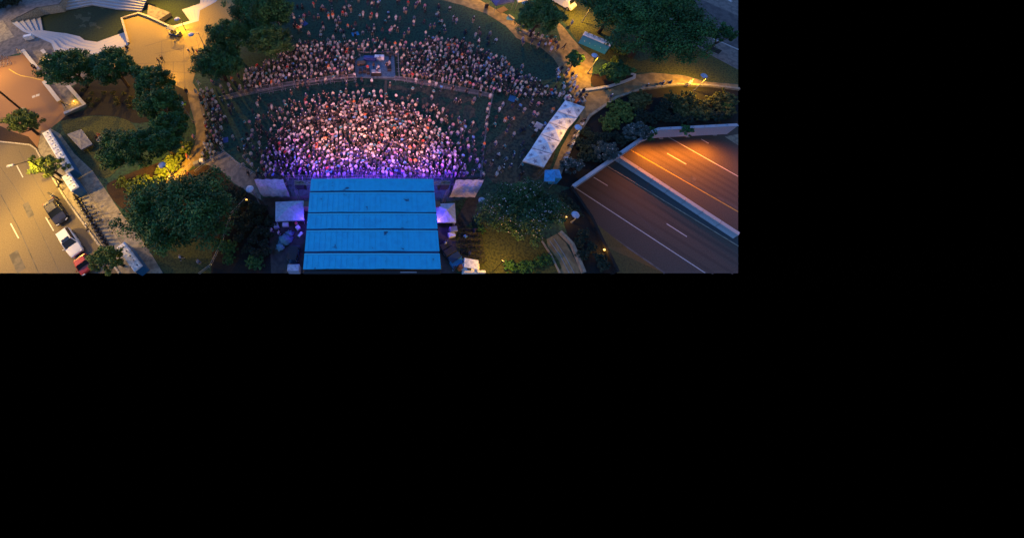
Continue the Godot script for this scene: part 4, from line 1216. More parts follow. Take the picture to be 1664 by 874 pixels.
# ---------------------------------------------------------------- vehicles
func wheel(parent: Node3D, at: Vector3, r: float, w: float) -> void:
	var m := Mesher.new()
	m.tube(at - Vector3(w / 2, 0, 0), at + Vector3(w / 2, 0, 0), r, r, 16)
	var t := part("wheel", m, M.tyre, parent)
	m = Mesher.new()
	var s := signf(at.x)
	m.tube(at + Vector3(s * w * 0.5, 0, 0), at + Vector3(s * (w * 0.5 + 0.015), 0, 0), r * 0.62, r * 0.58, 12)
	part("rim", m, M.rim, t)
func car(called: String, label: String, category: String, rear: Array, front: Array, length: float, paint: Material, suv: bool, sunroof := false) -> Node3D:
	var a := G(rear[0], rear[1]); var b := G(front[0], front[1])
	var c := (a + b) / 2
	var o := thing(called, label, category, c, atan2(b.x - a.x, b.z - a.z))
	var L := length; var W := 0.92
	var belt := 1.02 if suv else 0.92
	var roof := 1.66 if suv else 1.43
	var rows := []
	for q in [[-0.5, 0.42, belt - 0.16, 0.80], [-0.485, 0.30, belt - 0.05, 0.88], [-0.42, 0.24, belt, 0.95], [-0.2, 0.22, belt, 1.0], [0.0, 0.22, belt, 1.0], [0.18, 0.22, belt - 0.01, 1.0], [0.3, 0.22, belt - 0.07, 0.98], [0.42, 0.24, belt - 0.15, 0.94], [0.48, 0.28, belt - 0.24, 0.85], [0.5, 0.40, belt - 0.34, 0.74]]:
		var w: float = W * q[3]
		var z: float = q[0] * L
		rows.append([Vector3(-w * 0.9, q[1], z), Vector3(-w, q[1] + 0.15, z), Vector3(-w, q[2] - 0.14, z), Vector3(-w * 0.9, q[2], z), Vector3(0, q[2] + 0.03, z), Vector3(w * 0.9, q[2], z), Vector3(w, q[2] - 0.14, z), Vector3(w, q[1] + 0.15, z), Vector3(w * 0.9, q[1], z)])
	var m := Mesher.new()
	m.loft(rows, Vector3(0, 0.6, 0))
	part("body", m, paint, o)
	var z0 := (-0.475 if suv else -0.40) * L; var z1 := (-0.40 if suv else -0.24) * L
	var z2 := 0.03 * L; var z3 := 0.19 * L
	var wb := W * 0.88; var wt := W * 0.70
	var B := [Vector3(-wb, belt, z0), Vector3(wb, belt, z0), Vector3(wb, belt - 0.02, z3), Vector3(-wb, belt - 0.02, z3)]
	var R := [Vector3(-wt, roof - 0.03, z1), Vector3(wt, roof - 0.03, z1), Vector3(wt, roof, z2), Vector3(-wt, roof, z2)]
	var nm := ["rear_window", "side_window", "windscreen", "side_window"]
	for k in 4:
		m = Mesher.new()
		var l := (k + 1) % 4
		var mid: Vector3 = (B[k] + B[l]) / 2 - Vector3(0, belt - 0.3, (z0 + z3) / 2)
		m.quad(B[k], B[l], R[l], R[k], mid)
		part(nm[k], m, M.glass_dark, o)
		# body-coloured pillars along the edges
		m = Mesher.new()
		m.tube(B[k], R[k], 0.055, 0.05, 5)
		part("pillar", m, paint, o)
	m = Mesher.new()
	var up := Vector3(0, 0.05, 0)
	m.loft([R, [R[0] * Vector3(0.9, 1, 0.97) + up, R[1] * Vector3(0.9, 1, 0.97) + up, R[2] * Vector3(0.9, 1, 0.9) + up, R[3] * Vector3(0.9, 1, 0.9) + up]], Vector3(0, roof, 0))
	part("roof", m, paint, o)
	if sunroof:
		m = Mesher.new()
		m.box(Vector3(0, roof + 0.052, -0.02 * L), Vector3(1.0, 0.02, 0.5), Basis.IDENTITY, 0.008)
		part("sunroof", m, M.glass_dark, o)
	for s in [-1.0, 1.0]:
		for z in [-0.31, 0.32]: wheel(o, Vector3(s * (W - 0.1), 0.34, z * L), 0.34, 0.22)
		m = Mesher.new()
		m.box(Vector3(s * 0.62, belt - 0.30, 0.475 * L), Vector3(0.38, 0.14, 0.16), Basis(Vector3.UP, s * 0.4), 0.03)
		part("headlight", m, M.clear_lens, o)
		m = Mesher.new()
		m.box(Vector3(s * 0.66, belt - 0.14, -0.49 * L), Vector3(0.32, 0.18, 0.1), Basis.IDENTITY, 0.03)
		part("tail_light", m, M.red_lens, o)
		m = Mesher.new()
		m.box(Vector3(s * (W + 0.1), belt + 0.03, 0.15 * L), Vector3(0.22, 0.15, 0.12), Basis.IDENTITY, 0.04)
		part("mirror", m, paint, o)
	m = Mesher.new()
	m.box(Vector3(0, 0.48, 0.495 * L), Vector3(1.1, 0.18, 0.06), Basis.IDENTITY, 0.02)
	part("grille", m, M.black, o)
	return o
func golf_cart(label: String, u: float, v: float, turn: float, roof: Material, dark: bool) -> void:
	var o := thing("golf_cart", label, "golf cart", G(u, v), turn)
	var m := Mesher.new()
	m.box(Vector3(0, 0.45, 0), Vector3(1.2, 0.35, 2.4), Basis.IDENTITY, 0.1)
	m.box(Vector3(0, 0.75, 1.0), Vector3(1.1, 0.35, 0.45), Basis.IDENTITY, 0.1)
	part("body", m, M.car_dark_blue if dark else M.white_plastic, o)
	m = Mesher.new()
	m.box(Vector3(0, 0.8, -0.1), Vector3(1.1, 0.15, 0.5), Basis.IDENTITY, 0.05)
	m.box(Vector3(0, 1.05, -0.36), Vector3(1.1, 0.45, 0.12), Basis.IDENTITY, 0.04)
	part("seat", m, M.black, o)
	m = Mesher.new()
	m.box(Vector3(0, 1.9, -0.1), Vector3(1.25, 0.08, 1.9), Basis.IDENTITY, 0.03)
	part("canopy_roof", m, roof, o)
	m = Mesher.new()
	for x in [-0.58, 0.58]:
		for z in [-0.95, 0.85]: m.tube(Vector3(x, 0.6, z), Vector3(x, 1.9, z - 0.1), 0.03)
	part("roof_frame", m, M.grey_metal, o)
	for x in [-0.55, 0.55]:
		for z in [-0.8, 0.8]: wheel(o, Vector3(x, 0.24, z), 0.24, 0.18)
func bicycle_shape() -> Node3D:
	var o := Node3D.new()
	o.name = "bicycle"
	for z in [-0.53, 0.53]:
		var m := Mesher.new()
		m.ring(Vector3(0, 0.34, z), Vector3.RIGHT, 0.32, 0.028, 14)
		for k in 4: m.tube(Vector3(0, 0.34, z), Vector3(0, 0.34 + 0.31 * sin(k * 1.57), z + 0.31 * cos(k * 1.57)), 0.006, 0.006, 3)
		part("wheel", m, M.tyre, o)
		m = Mesher.new()
		for k in 5:
			var a := 0.4 + k * 0.45; var b := a + 0.45
			m.box(Vector3(0, 0.34 + 0.38 * sin((a + b) / 2), z + 0.38 * cos((a + b) / 2)), Vector3(0.09, 0.02, 0.19), Basis(Vector3.RIGHT, PI / 2 - (a + b) / 2))
		part("mudguard", m, M.white_plastic, o)
	var m := Mesher.new()
	m.tube(Vector3(0, 0.34, -0.53), Vector3(0, 0.30, -0.05), 0.025)
	m.tube(Vector3(0, 0.30, -0.05), Vector3(0, 0.85, -0.2), 0.03)
	m.tube(Vector3(0, 0.30, -0.05), Vector3(0, 0.80, 0.38), 0.035)
	m.tube(Vector3(0, 1.0, 0.34), Vector3(0, 0.34, 0.53), 0.03)
	part("frame", m, M.black_metal, o)
	m = Mesher.new()
	m.tube(Vector3(-0.3, 1.05, 0.25), Vector3(0, 1.0, 0.34), 0.02); m.tube(Vector3(0, 1.0, 0.34), Vector3(0.3, 1.05, 0.25), 0.02)
	part("handlebar", m, M.black_metal, o)
	m = Mesher.new()
	m.ball(Vector3(0, 0.92, -0.22), Vector3(0.1, 0.05, 0.15), 8, 4)
	part("saddle", m, M.black, o)
	m = Mesher.new()
	m.box(Vector3(0, 0.85, 0.62), Vector3(0.36, 0.2, 0.26), Basis.IDENTITY, 0.03)
	part("basket", m, M.black_metal, o)
	return o
func vehicles() -> void:
	car("parked_car", "dark grey sedan at the kerb behind the white car", "car", [82, 329], [106, 365], 4.7, M.car_black, false)
	car("parked_car", "white car with a sunroof parked on the left street", "car", [106, 378], [130, 415], 4.7, M.car_white, true, true)
	car("parked_car", "small red car half under the green street tree at the bottom left", "car", [136, 425], [144, 438.5], 2.7, M.car_red, false)
	golf_cart("small dark blue roofed cart on the amber plaza by the wall", 285, 57, 1.3, M.car_dark_blue, true)
	golf_cart("dark cart with pale roof frame left of the stage", 479, 416, 3.05, M.black, true)
	# box van at the top right
	var a := G(888, -7); var b := G(931, 17)
	var o := thing("box_van", "white box van with orange and green panels at the top edge", "van", (a + b) / 2, atan2(b.x - a.x, b.z - a.z))
	var m := Mesher.new()
	m.box(Vector3(0, 1.55, -0.9), Vector3(2.1, 2.2, 4.2), Basis.IDENTITY, 0.12)
	part("cargo_box", m, M.car_white, o)
	for q in [[-1.6, "orange", M.orange_cloth], [-0.3, "teal", M.teal_plastic]]:
		m = Mesher.new()
		m.box(Vector3(0, 2.662, q[0]), Vector3(1.8, 0.02, 1.0), Basis.IDENTITY, 0.008)
		part("roof_panel", m, q[2], o).set_meta("label", q[1] + " roof panel")
	m = Mesher.new()
	var rows := []
	for q in [[1.2, 0.4, 2.1, 1.0], [2.0, 0.4, 2.05, 0.98], [2.5, 0.4, 1.35, 0.96], [3.2, 0.42, 1.1, 0.9], [3.3, 0.5, 0.9, 0.85]]:
		rows.append([Vector3(-q[3], q[1], q[0]), Vector3(-q[3], q[2] - 0.15, q[0]), Vector3(-q[3] * 0.88, q[2], q[0]), Vector3(q[3] * 0.88, q[2], q[0]), Vector3(q[3], q[2] - 0.15, q[0]), Vector3(q[3], q[1], q[0])])
	m.loft(rows, Vector3(0, 1, 2))
	part("cab", m, M.car_white, o)
	m = Mesher.new()
	m.quad(Vector3(-0.78, 2.0, 2.06), Vector3(0.78, 2.0, 2.06), Vector3(0.82, 1.4, 2.52), Vector3(-0.82, 1.4, 2.52), Vector3(0, 0.6, 1))
	part("windscreen", m, M.glass_dark, o)
	for x in [-0.95, 0.95]:
		for z in [-2.0, 2.4]: wheel(o, Vector3(x, 0.4, z), 0.4, 0.26)
		m = Mesher.new()
		m.box(Vector3(x * 0.75, 0.85, 3.28), Vector3(0.35, 0.2, 0.08), Basis.IDENTITY, 0.03)
		part("headlight", m, M.clear_lens, o)
	# motorcycle
	o = thing("motorcycle", "black motorcycle standing in the street beside the dark sedan", "motorcycle", G(88, 320), 1.1)
	for z in [-0.7, 0.7]:
		m = Mesher.new()
		m.ring(Vector3(0, 0.32, z), Vector3.RIGHT, 0.27, 0.07, 14)
		part("wheel", m, M.tyre, o)
	m = Mesher.new()
	m.ball(Vector3(0, 0.82, 0.12), Vector3(0.17, 0.15, 0.32), 10, 6)
	part("fuel_tank", m, M.black_metal, o)
	m = Mesher.new()
	m.box(Vector3(0, 0.82, -0.42), Vector3(0.28, 0.12, 0.75), Basis.IDENTITY, 0.05)
	part("seat", m, M.black, o)
	m = Mesher.new()
	m.box(Vector3(0, 0.45, 0.02), Vector3(0.32, 0.4, 0.55), Basis.IDENTITY, 0.08)
	part("engine", m, M.steel, o)
	m = Mesher.new()
	m.tube(Vector3(-0.38, 1.05, 0.35), Vector3(0.38, 1.05, 0.35), 0.025)
	for x in [-0.09, 0.09]: m.tube(Vector3(x, 1.02, 0.4), Vector3(x, 0.32, 0.72), 0.035)
	part("handlebar", m, M.steel, o)
	# hire bicycles and their docks
	var bike := bicycle_shape()
	var k := 0
	for q in [[145, 341], [152, 352], [160, 363]]:
		var r := copy(bike, "black hire bicycle with white mudguards, %s of the three at the docks" % ["uppermost", "middle", "lowest"][k], G(q[0], q[1]), 1.9 + k * 0.05, "hire bicycles")
		r.set_meta("category", "bicycle")
		k += 1
	for q in [[98, 302, 0.5, "black bicycle leaning at the kerb below the upper toilets"], [144, 371, 0.62, "dark bicycle lying along the kerb near the white car"]]:
		var r := copy(bike, q[3], G(q[0], q[1]), q[2])
		r.set_meta("category", "bicycle")
	bike.free()
	var first: Node3D = null
	for i in 14:
		var p := G(lerpf(123, 171, i / 13.0), lerpf(321, 397, i / 13.0))
		var label := "black bicycle dock post, %s along the kerb row" % (["nearest the toilets", "second from the toilets", "third from the toilets"][i] if i < 3 else "%dth from the toilets" % (i + 1))
		if first == null:
			first = thing("bicycle_dock", label, "bike dock", p, 0.55, "bicycle docks")
			m = Mesher.new()
			m.box(Vector3(0, 0.06, 0), Vector3(0.75, 0.12, 0.62), Basis.IDENTITY, 0.03)
			part("base", m, M.black_metal, first)
			m = Mesher.new()
			m.box(Vector3(0.1, 0.5, 0), Vector3(0.22, 0.9, 0.3), Basis(Vector3.BACK, -0.15), 0.05)
			part("post", m, M.black, first)
			m = Mesher.new()
			m.box(Vector3(0.2, 0.98, 0), Vector3(0.3, 0.14, 0.34), Basis(Vector3.BACK, -0.3), 0.04)
			part("lock_head", m, M.black_metal, first)
		else: copy(first, label, p, 0.55, "bicycle docks")

# ---------------------------------------------------------------- street and event furniture
func toilet_shape(body: Material) -> Node3D:
	var o := Node3D.new()
	o.name = "portable_toilet"
	var m := Mesher.new()
	m.box(Vector3(0, 1.08, 0), Vector3(1.1, 2.1, 1.1), Basis.IDENTITY, 0.04)
	part("cabin", m, body, o)
	m = Mesher.new()
	m.box(Vector3(0, 1.05, 0.56), Vector3(0.72, 1.85, 0.04), Basis.IDENTITY, 0.015)
	var d := part("door", m, body, o)
	m = Mesher.new()
	m.box(Vector3(0.28, 1.05, 0.6), Vector3(0.06, 0.16, 0.05))
	part("handle", m, M.white_plastic, d)
	m = Mesher.new()
	m.loft([[Vector3(-0.59, 2.13, -0.59), Vector3(0.59, 2.13, -0.59), Vector3(0.59, 2.13, 0.59), Vector3(-0.59, 2.13, 0.59)], [Vector3(-0.58, 2.22, -0.58), Vector3(0.58, 2.22, -0.58), Vector3(0.58, 2.22, 0.58), Vector3(-0.58, 2.22, 0.58)], [Vector3(-0.45, 2.36, -0.4), Vector3(0.45, 2.36, -0.4), Vector3(0.45, 2.36, 0.4), Vector3(-0.45, 2.36, 0.4)]], Vector3(0, 2.2, 0))
	part("roof", m, M.white_plastic, o)
	m = Mesher.new()
	m.tube(Vector3(0.1, 2.3, -0.15), Vector3(0.1, 2.5, -0.15), 0.075, 0.075, 8)
	part("vent_pipe", m, M.black, o)
	return o
func toilet_row(proto: Node3D, from: Array, to: Array, n: int, facing: float, what: String, group: String) -> void:
	var a := G(from[0], from[1], 2.3); var b := G(to[0], to[1], 2.3)
	for i in n:
		var p := a.lerp(b, (i + 0.5) / n)
		p.y = 0
		var o := copy(proto, "%s, %s" % [what, (["farthest one", "second from the far end", "third from the far end", "fourth from the far end", "fifth from the far end", "sixth from the far end", "seventh from the far end", "eighth from the far end", "ninth from the far end"][i] if i < n - 1 else "nearest one")], p, atan2(-(b.z - a.z), b.x - a.x) + facing, group)
		o.set_meta("category", "toilet")
func furniture() -> void:
	var blue := toilet_shape(M.blue_plastic)
	var teal := toilet_shape(M.teal_plastic)
	toilet_row(blue, [73, 213], [112, 277.5], 9, 0.0, "white roofed portable toilet, upper left row", "portable toilets on the left pavement")
	toilet_row(blue, [104.5, 283], [120.5, 307], 3, 0.0, "white roofed portable toilet, short middle left row", "portable toilets on the left pavement")
	toilet_row(blue, [195, 398], [223, 435.5], 5, 0.0, "white roofed portable toilet, bottom left row", "portable toilets on the left pavement")
	toilet_row(teal, [950, 53], [994, 71.5], 5, 0.0, "teal portable toilet with white roof under the top right trees", "teal portable toilets")
	blue.free(); teal.free()
	var m := Mesher.new()
	# fencing panels
	var fence := Node3D.new()
	fence.name = "crowd_barrier"
	for x in [-1.1, 1.1]: m.tube(Vector3(x, 0, 0), Vector3(x, 1.08, 0), 0.025)
	for y in [0.2, 1.08]: m.tube(Vector3(-1.1, y, 0), Vector3(1.1, y, 0), 0.025)
	part("frame", m, M.steel, fence)
	m = Mesher.new()
	for k in 12: m.tube(Vector3(-1.0 + k * 0.18, 0.2, 0), Vector3(-1.0 + k * 0.18, 1.08, 0), 0.01, 0.01, 4)
	part("bars", m, M.steel, fence)
	for x in [-0.8, 0.8]:
		m = Mesher.new()
		m.box(Vector3(x, 0.03, 0), Vector3(0.07, 0.05, 0.6))
		part("foot", m, M.steel, fence)
	for q in [[[368, 161, 420, 147, 480, 138, 530, 131, 575, 127], "in the fence left of the platform"], [[650, 131, 700, 138, 760, 150, 802, 160], "in the fence right of the platform"], [[430, 152, 480, 142, 540, 134, 576, 131], "in the inner fence at left"], [[798, 162, 788, 215, 780, 286], "in the fence above the right scrim"], [[476, 290, 600, 290, 730, 290], "in the front fence below the crowd"], [[366, 250, 390, 270, 415, 285], "along the service path edge"], [[577, 128, 577, 100, 590, 91, 646, 91, 648, 128], "around the mixing platform"]]:
		var ps := rect_path(q[0], 2.25)
		ps.sort_custom(func(x, y): return x[0].x < y[0].x)
		for i in ps.size():
			var o := copy(fence, "steel crowd barrier %s, %s" % [q[1], place(i, ps.size())], ps[i][0], ps[i][1] + rng.randf_range(-0.04, 0.04), "crowd barriers " + q[1])
			o.set_meta("category", "barrier")
	fence.free()
	# mixing platform
	var o := thing("mixing_platform", "low platform with desks and cases in the middle of the crowd", "platform", G(610, 111))
	var c := G(610, 111)
	var pl := pts([578, 127, 577, 103, 586, 94, 640, 94, 642, 127])
	var f2 := PackedVector2Array()
	for p in pl: f2.append(Vector2(p.x - c.x, p.z - c.z))
	m = Mesher.new()
	flat(f2, 0.4, m)
	for i in f2.size():
		var p := f2[i]; var q := f2[(i + 1) % f2.size()]
		m.quad(Vector3(p.x, 0.4, p.y), Vector3(q.x, 0.4, q.y), Vector3(q.x, 0, q.y), Vector3(p.x, 0, p.y), Vector3(p.x + q.x, 0, p.y + q.y))
	part("deck", m, M.deck_floor, o)
	m = Mesher.new()
	for i in f2.size():
		var p := f2[i]; var q := f2[(i + 1) % f2.size()]
		if i == 4: continue
		for y in [0.95, 1.4]: m.tube(Vector3(p.x, y, p.y), Vector3(q.x, y, q.y), 0.025)
		var n := int(p.distance_to(q) / 1.2) + 1
		for t in n:
			var s := p.lerp(q, float(t) / n)
			m.tube(Vector3(s.x, 0.4, s.y), Vector3(s.x, 1.4, s.y), 0.025)
	part("railing", m, M.black_metal, o)
	m = Mesher.new()
	m.quad(Vector3(f2[0].x, 0.05, f2[0].y), Vector3(f2[1].x, 0.05, f2[1].y), Vector3(f2[1].x, 1.4, f2[1].y), Vector3(f2[0].x, 1.4, f2[0].y), Vector3(-1, 0, 0))
	part("side_screen", m, M.black, o)
	for q in [[611, 121, 1.9, 0.85, 0.9, M.black, "mixing_desk", "wide dark mixing desk on the platform facing the stage", "mixing desk"], [592, 116, 0.7, 0.8, 0.9, M.black, "equipment_case", "black equipment case at the left rear of the platform", "case"], [598, 118, 0.6, 0.8, 1.0, M.black, "equipment_case", "black equipment case beside the mixing desk", "case"], [585, 117, 0.6, 0.7, 0.8, M.black, "equipment_case", "black equipment case at the platform left corner", "case"], [632, 111, 0.7, 0.6, 1.5, M.black, "equipment_case", "long black equipment case at the right of the platform", "case"], [601, 97, 2.4, 0.8, 0.7, M.navy_vinyl, "covered_table", "table under blue sheeting at the back of the platform", "table"], [616, 96, 1.8, 0.9, 0.7, M.white_vinyl, "covered_table", "table under pale sheeting at the back of the platform", "table"], [587, 104, 1.6, 0.5, 0.9, M.wood, "equipment_case", "tan equipment case on the left of the platform", "case"]]:
		var p := G(q[0], q[1], 0.4)
		var t := thing(q[6], q[7], q[8], p + Vector3(0, 0.004, 0), rng.randf_range(-0.08, 0.08))
		m = Mesher.new()
		m.box(Vector3(0, q[3] / 2, 0), Vector3(q[2], q[3], q[4]), Basis.IDENTITY, 0.05)
		part("case_body", m, q[5], t)
		m = Mesher.new()
		if q[6] == "mixing_desk":
			m.box(Vector3(0, q[3] + 0.1, 0.05), Vector3(q[2] * 0.95, 0.1, q[4] * 0.8), Basis(Vector3.RIGHT, 0.2), 0.02)
			part("control_surface", m, M.grey_metal, t)
		else:
			m.box(Vector3(0, q[3] * 0.7, 0), Vector3(q[2] + 0.02, 0.03, q[4] + 0.02))
			part("lid_edge", m, M.grey_metal if q[5] == M.black else q[5], t)
	# cable ramp from the platform towards the stage
	m = Mesher.new()
	ribbon([627, 131, 626, 150, 625, 186], 0.45, 0.0, 0.06, m)
	tag(part("cable_ramp", m, M.wood, self), "long brown cable ramp running from the mixing platform into the crowd", "cable ramp")
	# handrails
	for q in [[[400, 326, 377, 350, 369, 376, 361, 398, 344, 433, 325, 447], "thin pale handrail winding down through the dark bed at lower left", 0.9], [[273, 296, 285, 279, 297, 262], "thin handrail on the left side of the amber left path", 0.8], [[284, 298, 297, 284, 312, 268], "thin handrail on the right side of the amber left path", 0.8], [[318, 282, 335, 268, 366, 252], "dark handrail beside the head of the service path", 0.9]]:
		var h := thing("handrail", q[1], "handrail")
		var ps := pts(q[0])
		m = Mesher.new()
		for i in ps.size() - 1:
			m.tube(ps[i] + Vector3(0, q[2], 0), ps[i + 1] + Vector3(0, q[2], 0), 0.035)
			m.tube(ps[i] + Vector3(0, q[2] * 0.5, 0), ps[i + 1] + Vector3(0, q[2] * 0.5, 0), 0.025)
		part("rail", m, M.grey_metal, h)
		for r in rect_path(q[0], 1.8):
			m = Mesher.new()
			m.tube(r[0], r[0] + Vector3(0, q[2], 0), 0.03)
			part("post", m, M.grey_metal, h)
	# stacked truss sections right of the stage
	var proto: Node3D = null
	var k := 0
	for i in 6:
		for j in 2:
			var p := G(753 + j * 16.5 + i * 1.3, 378 + i * 9.2)
			var label := "black truss frame on the ground right of the stage, %s row %s" % [["farthest", "second", "third", "fourth", "fifth", "nearest"][i], "left piece" if j == 0 else "right piece"]
			if proto == null:
				proto = thing("stage_truss", label, "truss", p, 0.05, "truss frames on the ground")
				m = Mesher.new()
				for y in [0.05, 0.75]:
					for z in [-0.32, 0.32]: m.tube(Vector3(-0.85, y, z), Vector3(0.85, y, z), 0.055, 0.055, 5)
				part("chords", m, M.black_metal, proto)
				m = Mesher.new()
				for t in 4:
					var x := -0.85 + t * 0.567
					for z in [-0.32, 0.32]:
						m.tube(Vector3(x, 0.05, z), Vector3(x, 0.75, z), 0.03, 0.03, 4)
					m.tube(Vector3(x, 0.75, -0.32), Vector3(x, 0.75, 0.32), 0.035, 0.035, 4)
					if t < 3: m.tube(Vector3(x, 0.75, -0.32), Vector3(x + 0.567, 0.75, 0.32), 0.025, 0.025, 4)
				part("lacing", m, M.black_metal, proto)
			else: copy(proto, label, p, rng.randf_range(-0.12, 0.15), "truss frames on the ground")
			k += 1
	# loose truss ladders leaning diagonally near the right tent
	for q in [[744, 355, 757, 378, "long black truss section lying beside the right pop-up tent"], [768, 352, 772, 372, "short black truss section lying left of the white blossom tree"]]:
		var a := G(q[0], q[1]); var b := G(q[2], q[3])
		var t := thing("truss_section", q[4], "truss", (a + b) / 2)
		m = Mesher.new()
		truss(m, a - t.position + Vector3(0, 0.25, 0), b - t.position + Vector3(0, 0.25, 0), 0.4, 0.5)
		part("truss_body", m, M.black_metal, t)
	# backstage things: [u, v, width, height, depth, turn, material, name, label, category]
	for q in [[722, 402, 1.6, 0.9, 0.9, 0.5, M.black, "equipment_case", "black equipment case right of the stage, uppermost of the dark pile", "case"], [729, 411, 1.8, 1.0, 0.9, 0.5, M.black, "equipment_case", "black equipment case in the middle of the pile right of the stage", "case"], [737, 420, 1.7, 0.9, 1.0, 0.55, M.car_dark_blue, "equipment_case", "dark blue case in the pile right of the stage", "case"], [742, 427, 1.9, 0.7, 1.0, 0.5, M.teal_plastic, "equipment_case", "dark teal case at the lower end of the pile", "case"], [735, 376, 1.1, 1.1, 0.8, 0.1, M.steel, "equipment_case", "pale metal case just below the right pop-up tent", "case"], [733, 383, 1.0, 0.6, 0.7, 0.2, M.white_plastic, "equipment_case", "small white crate below the right pop-up tent", "crate"], [769, 443, 3.2, 0.5, 0.35, 0.02, M.white_plastic, "site_cabin", "white site cabin roof at the bottom edge right of the stage", "cabin"], [479, 439.5, 1.6, 1.5, 0.9, 0.0, M.canopy_grey, "site_cabin", "small pale teal cabin roof at the bottom edge left of the stage", "cabin"], [449, 369, 0.7, 0.7, 0.6, 0.3, M.canopy_grey, "equipment_case", "pale blue crate under the left pop-up tent", "crate"], [464, 366, 0.9, 0.5, 0.6, 0.1, M.white_vinyl, "equipment_case", "small white box right of the pale blue crate", "box"], [484, 371, 0.6, 0.5, 0.6, 0.7, M.white_plastic, "equipment_case", "white ring-topped box beside the stage left edge", "box"], [488, 382, 0.8, 0.4, 0.4, 0.9, M.white_plastic, "equipment_case", "slim white box beside the stage left edge", "box"]]:
		var t := thing(q[7], q[8], q[9], G(q[0], q[1]), q[5])
		m = Mesher.new()
		m.box(Vector3(0, q[3] / 2, 0), Vector3(q[2], q[3], q[4]), Basis.IDENTITY, 0.06)
		part("case_body", m, q[6], t)
		m = Mesher.new()
		m.box(Vector3(0, q[3] + 0.02, 0), Vector3(q[2] * 0.9, 0.04, q[4] * 0.9), Basis.IDENTITY, 0.012)
		part("lid", m, q[6], t)
		for s in [-1, 1]:
			m = Mesher.new()
			m.box(Vector3(s * (q[2] / 2 + 0.012), q[3] * 0.6, 0), Vector3(0.03, 0.1, 0.3))
			part("handle", m, M.grey_metal, t)
	# added work light, stands in for an unseen lamp past the near edge
	var wl := thing("added_work_light", "added amber work light on a thin mast for an unseen lamp past the bottom edge", "lamp", G(802, 440, 0.0))
	m = Mesher.new()
	m.tube(Vector3.ZERO, Vector3(0, 4.2, 0), 0.04)
	part("mast", m, M.black_metal, wl)
	m = Mesher.new()
	m.box(Vector3(0.05, 4.2, -0.05), Vector3(0.35, 0.22, 0.14), Basis(Vector3.UP, -0.7), 0.03)
	part("housing", m, M.black_metal, wl)
	m = Mesher.new()
	m.box(Vector3(0.14, 4.17, -0.14), Vector3(0.28, 0.16, 0.03), Basis(Vector3.UP, -0.7))
	part("lens", m, M.amber_glow, wl)
	omni(wl, Vector3(0.22, 4.1, -0.26), AMBER, 40.0)
	# tarpaulin bundles
	for q in [[464, 391, 0.95, "pale blue tarpaulin bundle left of the stage, the largest"], [456, 402, 0.62, "blue tarpaulin bundle below the large pale one"], [470, 381, 0.6, "grey blue covered bundle above the large pale one"]]:
		var t := thing("tarpaulin_bundle", q[3], "tarpaulin", G(q[0], q[1]))
		m = Mesher.new()
		m.ball(Vector3(0, 0.1, 0), Vector3(q[2], q[2] * 0.9, q[2] * 0.85), 14, 7, 0.0, 0.4)
		part("cover", m, M.tarp, t)
	# orange barrel, quad bike
	var ob := thing("traffic_barrel", "orange traffic barrel at the lower end of the dark case pile", "barrel", G(747, 436))
	m = Mesher.new()
	m.tube(Vector3.ZERO, Vector3(0, 0.08, 0), 0.48, 0.46, 12)
	part("base", m, M.black, ob)
	m = Mesher.new()
	for i in 4: m.tube(Vector3(0, 0.08 + i * 0.24, 0), Vector3(0, 0.3 + i * 0.24, 0), 0.4 - i * 0.035, 0.385 - i * 0.035, 12)
	part("drum", m, M.orange_cloth, ob)
	golf_cart("small white quad cart beside the truss frames", 762, 435, 1.4, M.white_plastic, false)
	# signs and boards near the tents, litter bins, vendor table and mat
	for q in [[873, 208, 1.2, 1.4, 0.12, -0.6, M.white_vinyl, "notice_board", "tilted white board leaning left of the star canopies", "board"], [866, 222, 0.7, 0.9, 0.12, 0.2, M.wood, "notice_board", "small tan board left of the star canopies", "board"], [944, 168, 0.9, 1.0, 0.8, 0.3, M.steel, "drinks_cooler", "grey cooler box behind the farthest star canopy", "cooler"], [935, 168, 1.2, 0.9, 0.7, 0.3, M.orange_cloth, "drinks_cooler", "red cooler box behind the farthest star canopy", "cooler"], [921, 161, 0.9, 0.9, 0.7, 0.3, M.white_plastic, "drinks_cooler", "white cooler box left of the farthest star canopy", "cooler"], [816, 16, 2.2, 0.05, 1.4, 0.55, M.wood, "ground_mat", "brown mat on the path beside the dark blue canopy", "mat"], [790, 12, 0.6, 1.0, 0.6, 0.0, M.black, "litter_bin", "black litter bin on the lawn edge at the top", "bin"], [48, 63, 1.5, 0.9, 0.7, 0.3, M.white_plastic, "vendor_table", "white topped table beside the terraced steps on the plaza", "table"], [896, 292, 1.3, 2.0, 1.5, 0.0, M.blue_vinyl, "ticket_booth", "blue walled booth under the bright blue roof", "booth"], [320, 268, 0.9, 0.8, 0.6, 0.4, M.canopy_dull, "gate_table", "pale table at left path head", "table"], [329, 264, 0.6, 0.9, 0.6, 0.2, M.white_plastic, "gate_table", "small white table right of the grey one at the left path", "table"]]:
		var t := thing(q[7], q[8], q[9], G(q[0], q[1]) + Vector3(0, 0.018, 0), q[5])
		m = Mesher.new()
		m.box(Vector3(0, q[3] / 2, 0), Vector3(q[2], q[3], q[4]), Basis.IDENTITY, minf(0.04, q[3] * 0.3))
		part("panel" if q[3] > 1.0 else "body", m, q[6], t)
		m = Mesher.new()
		for s in [-1, 1]: m.box(Vector3(s * q[2] * 0.4, 0.03, 0), Vector3(0.06, 0.06, q[4] + 0.3))
		if q[7] != "ground_mat": part("feet", m, M.black_metal, t)
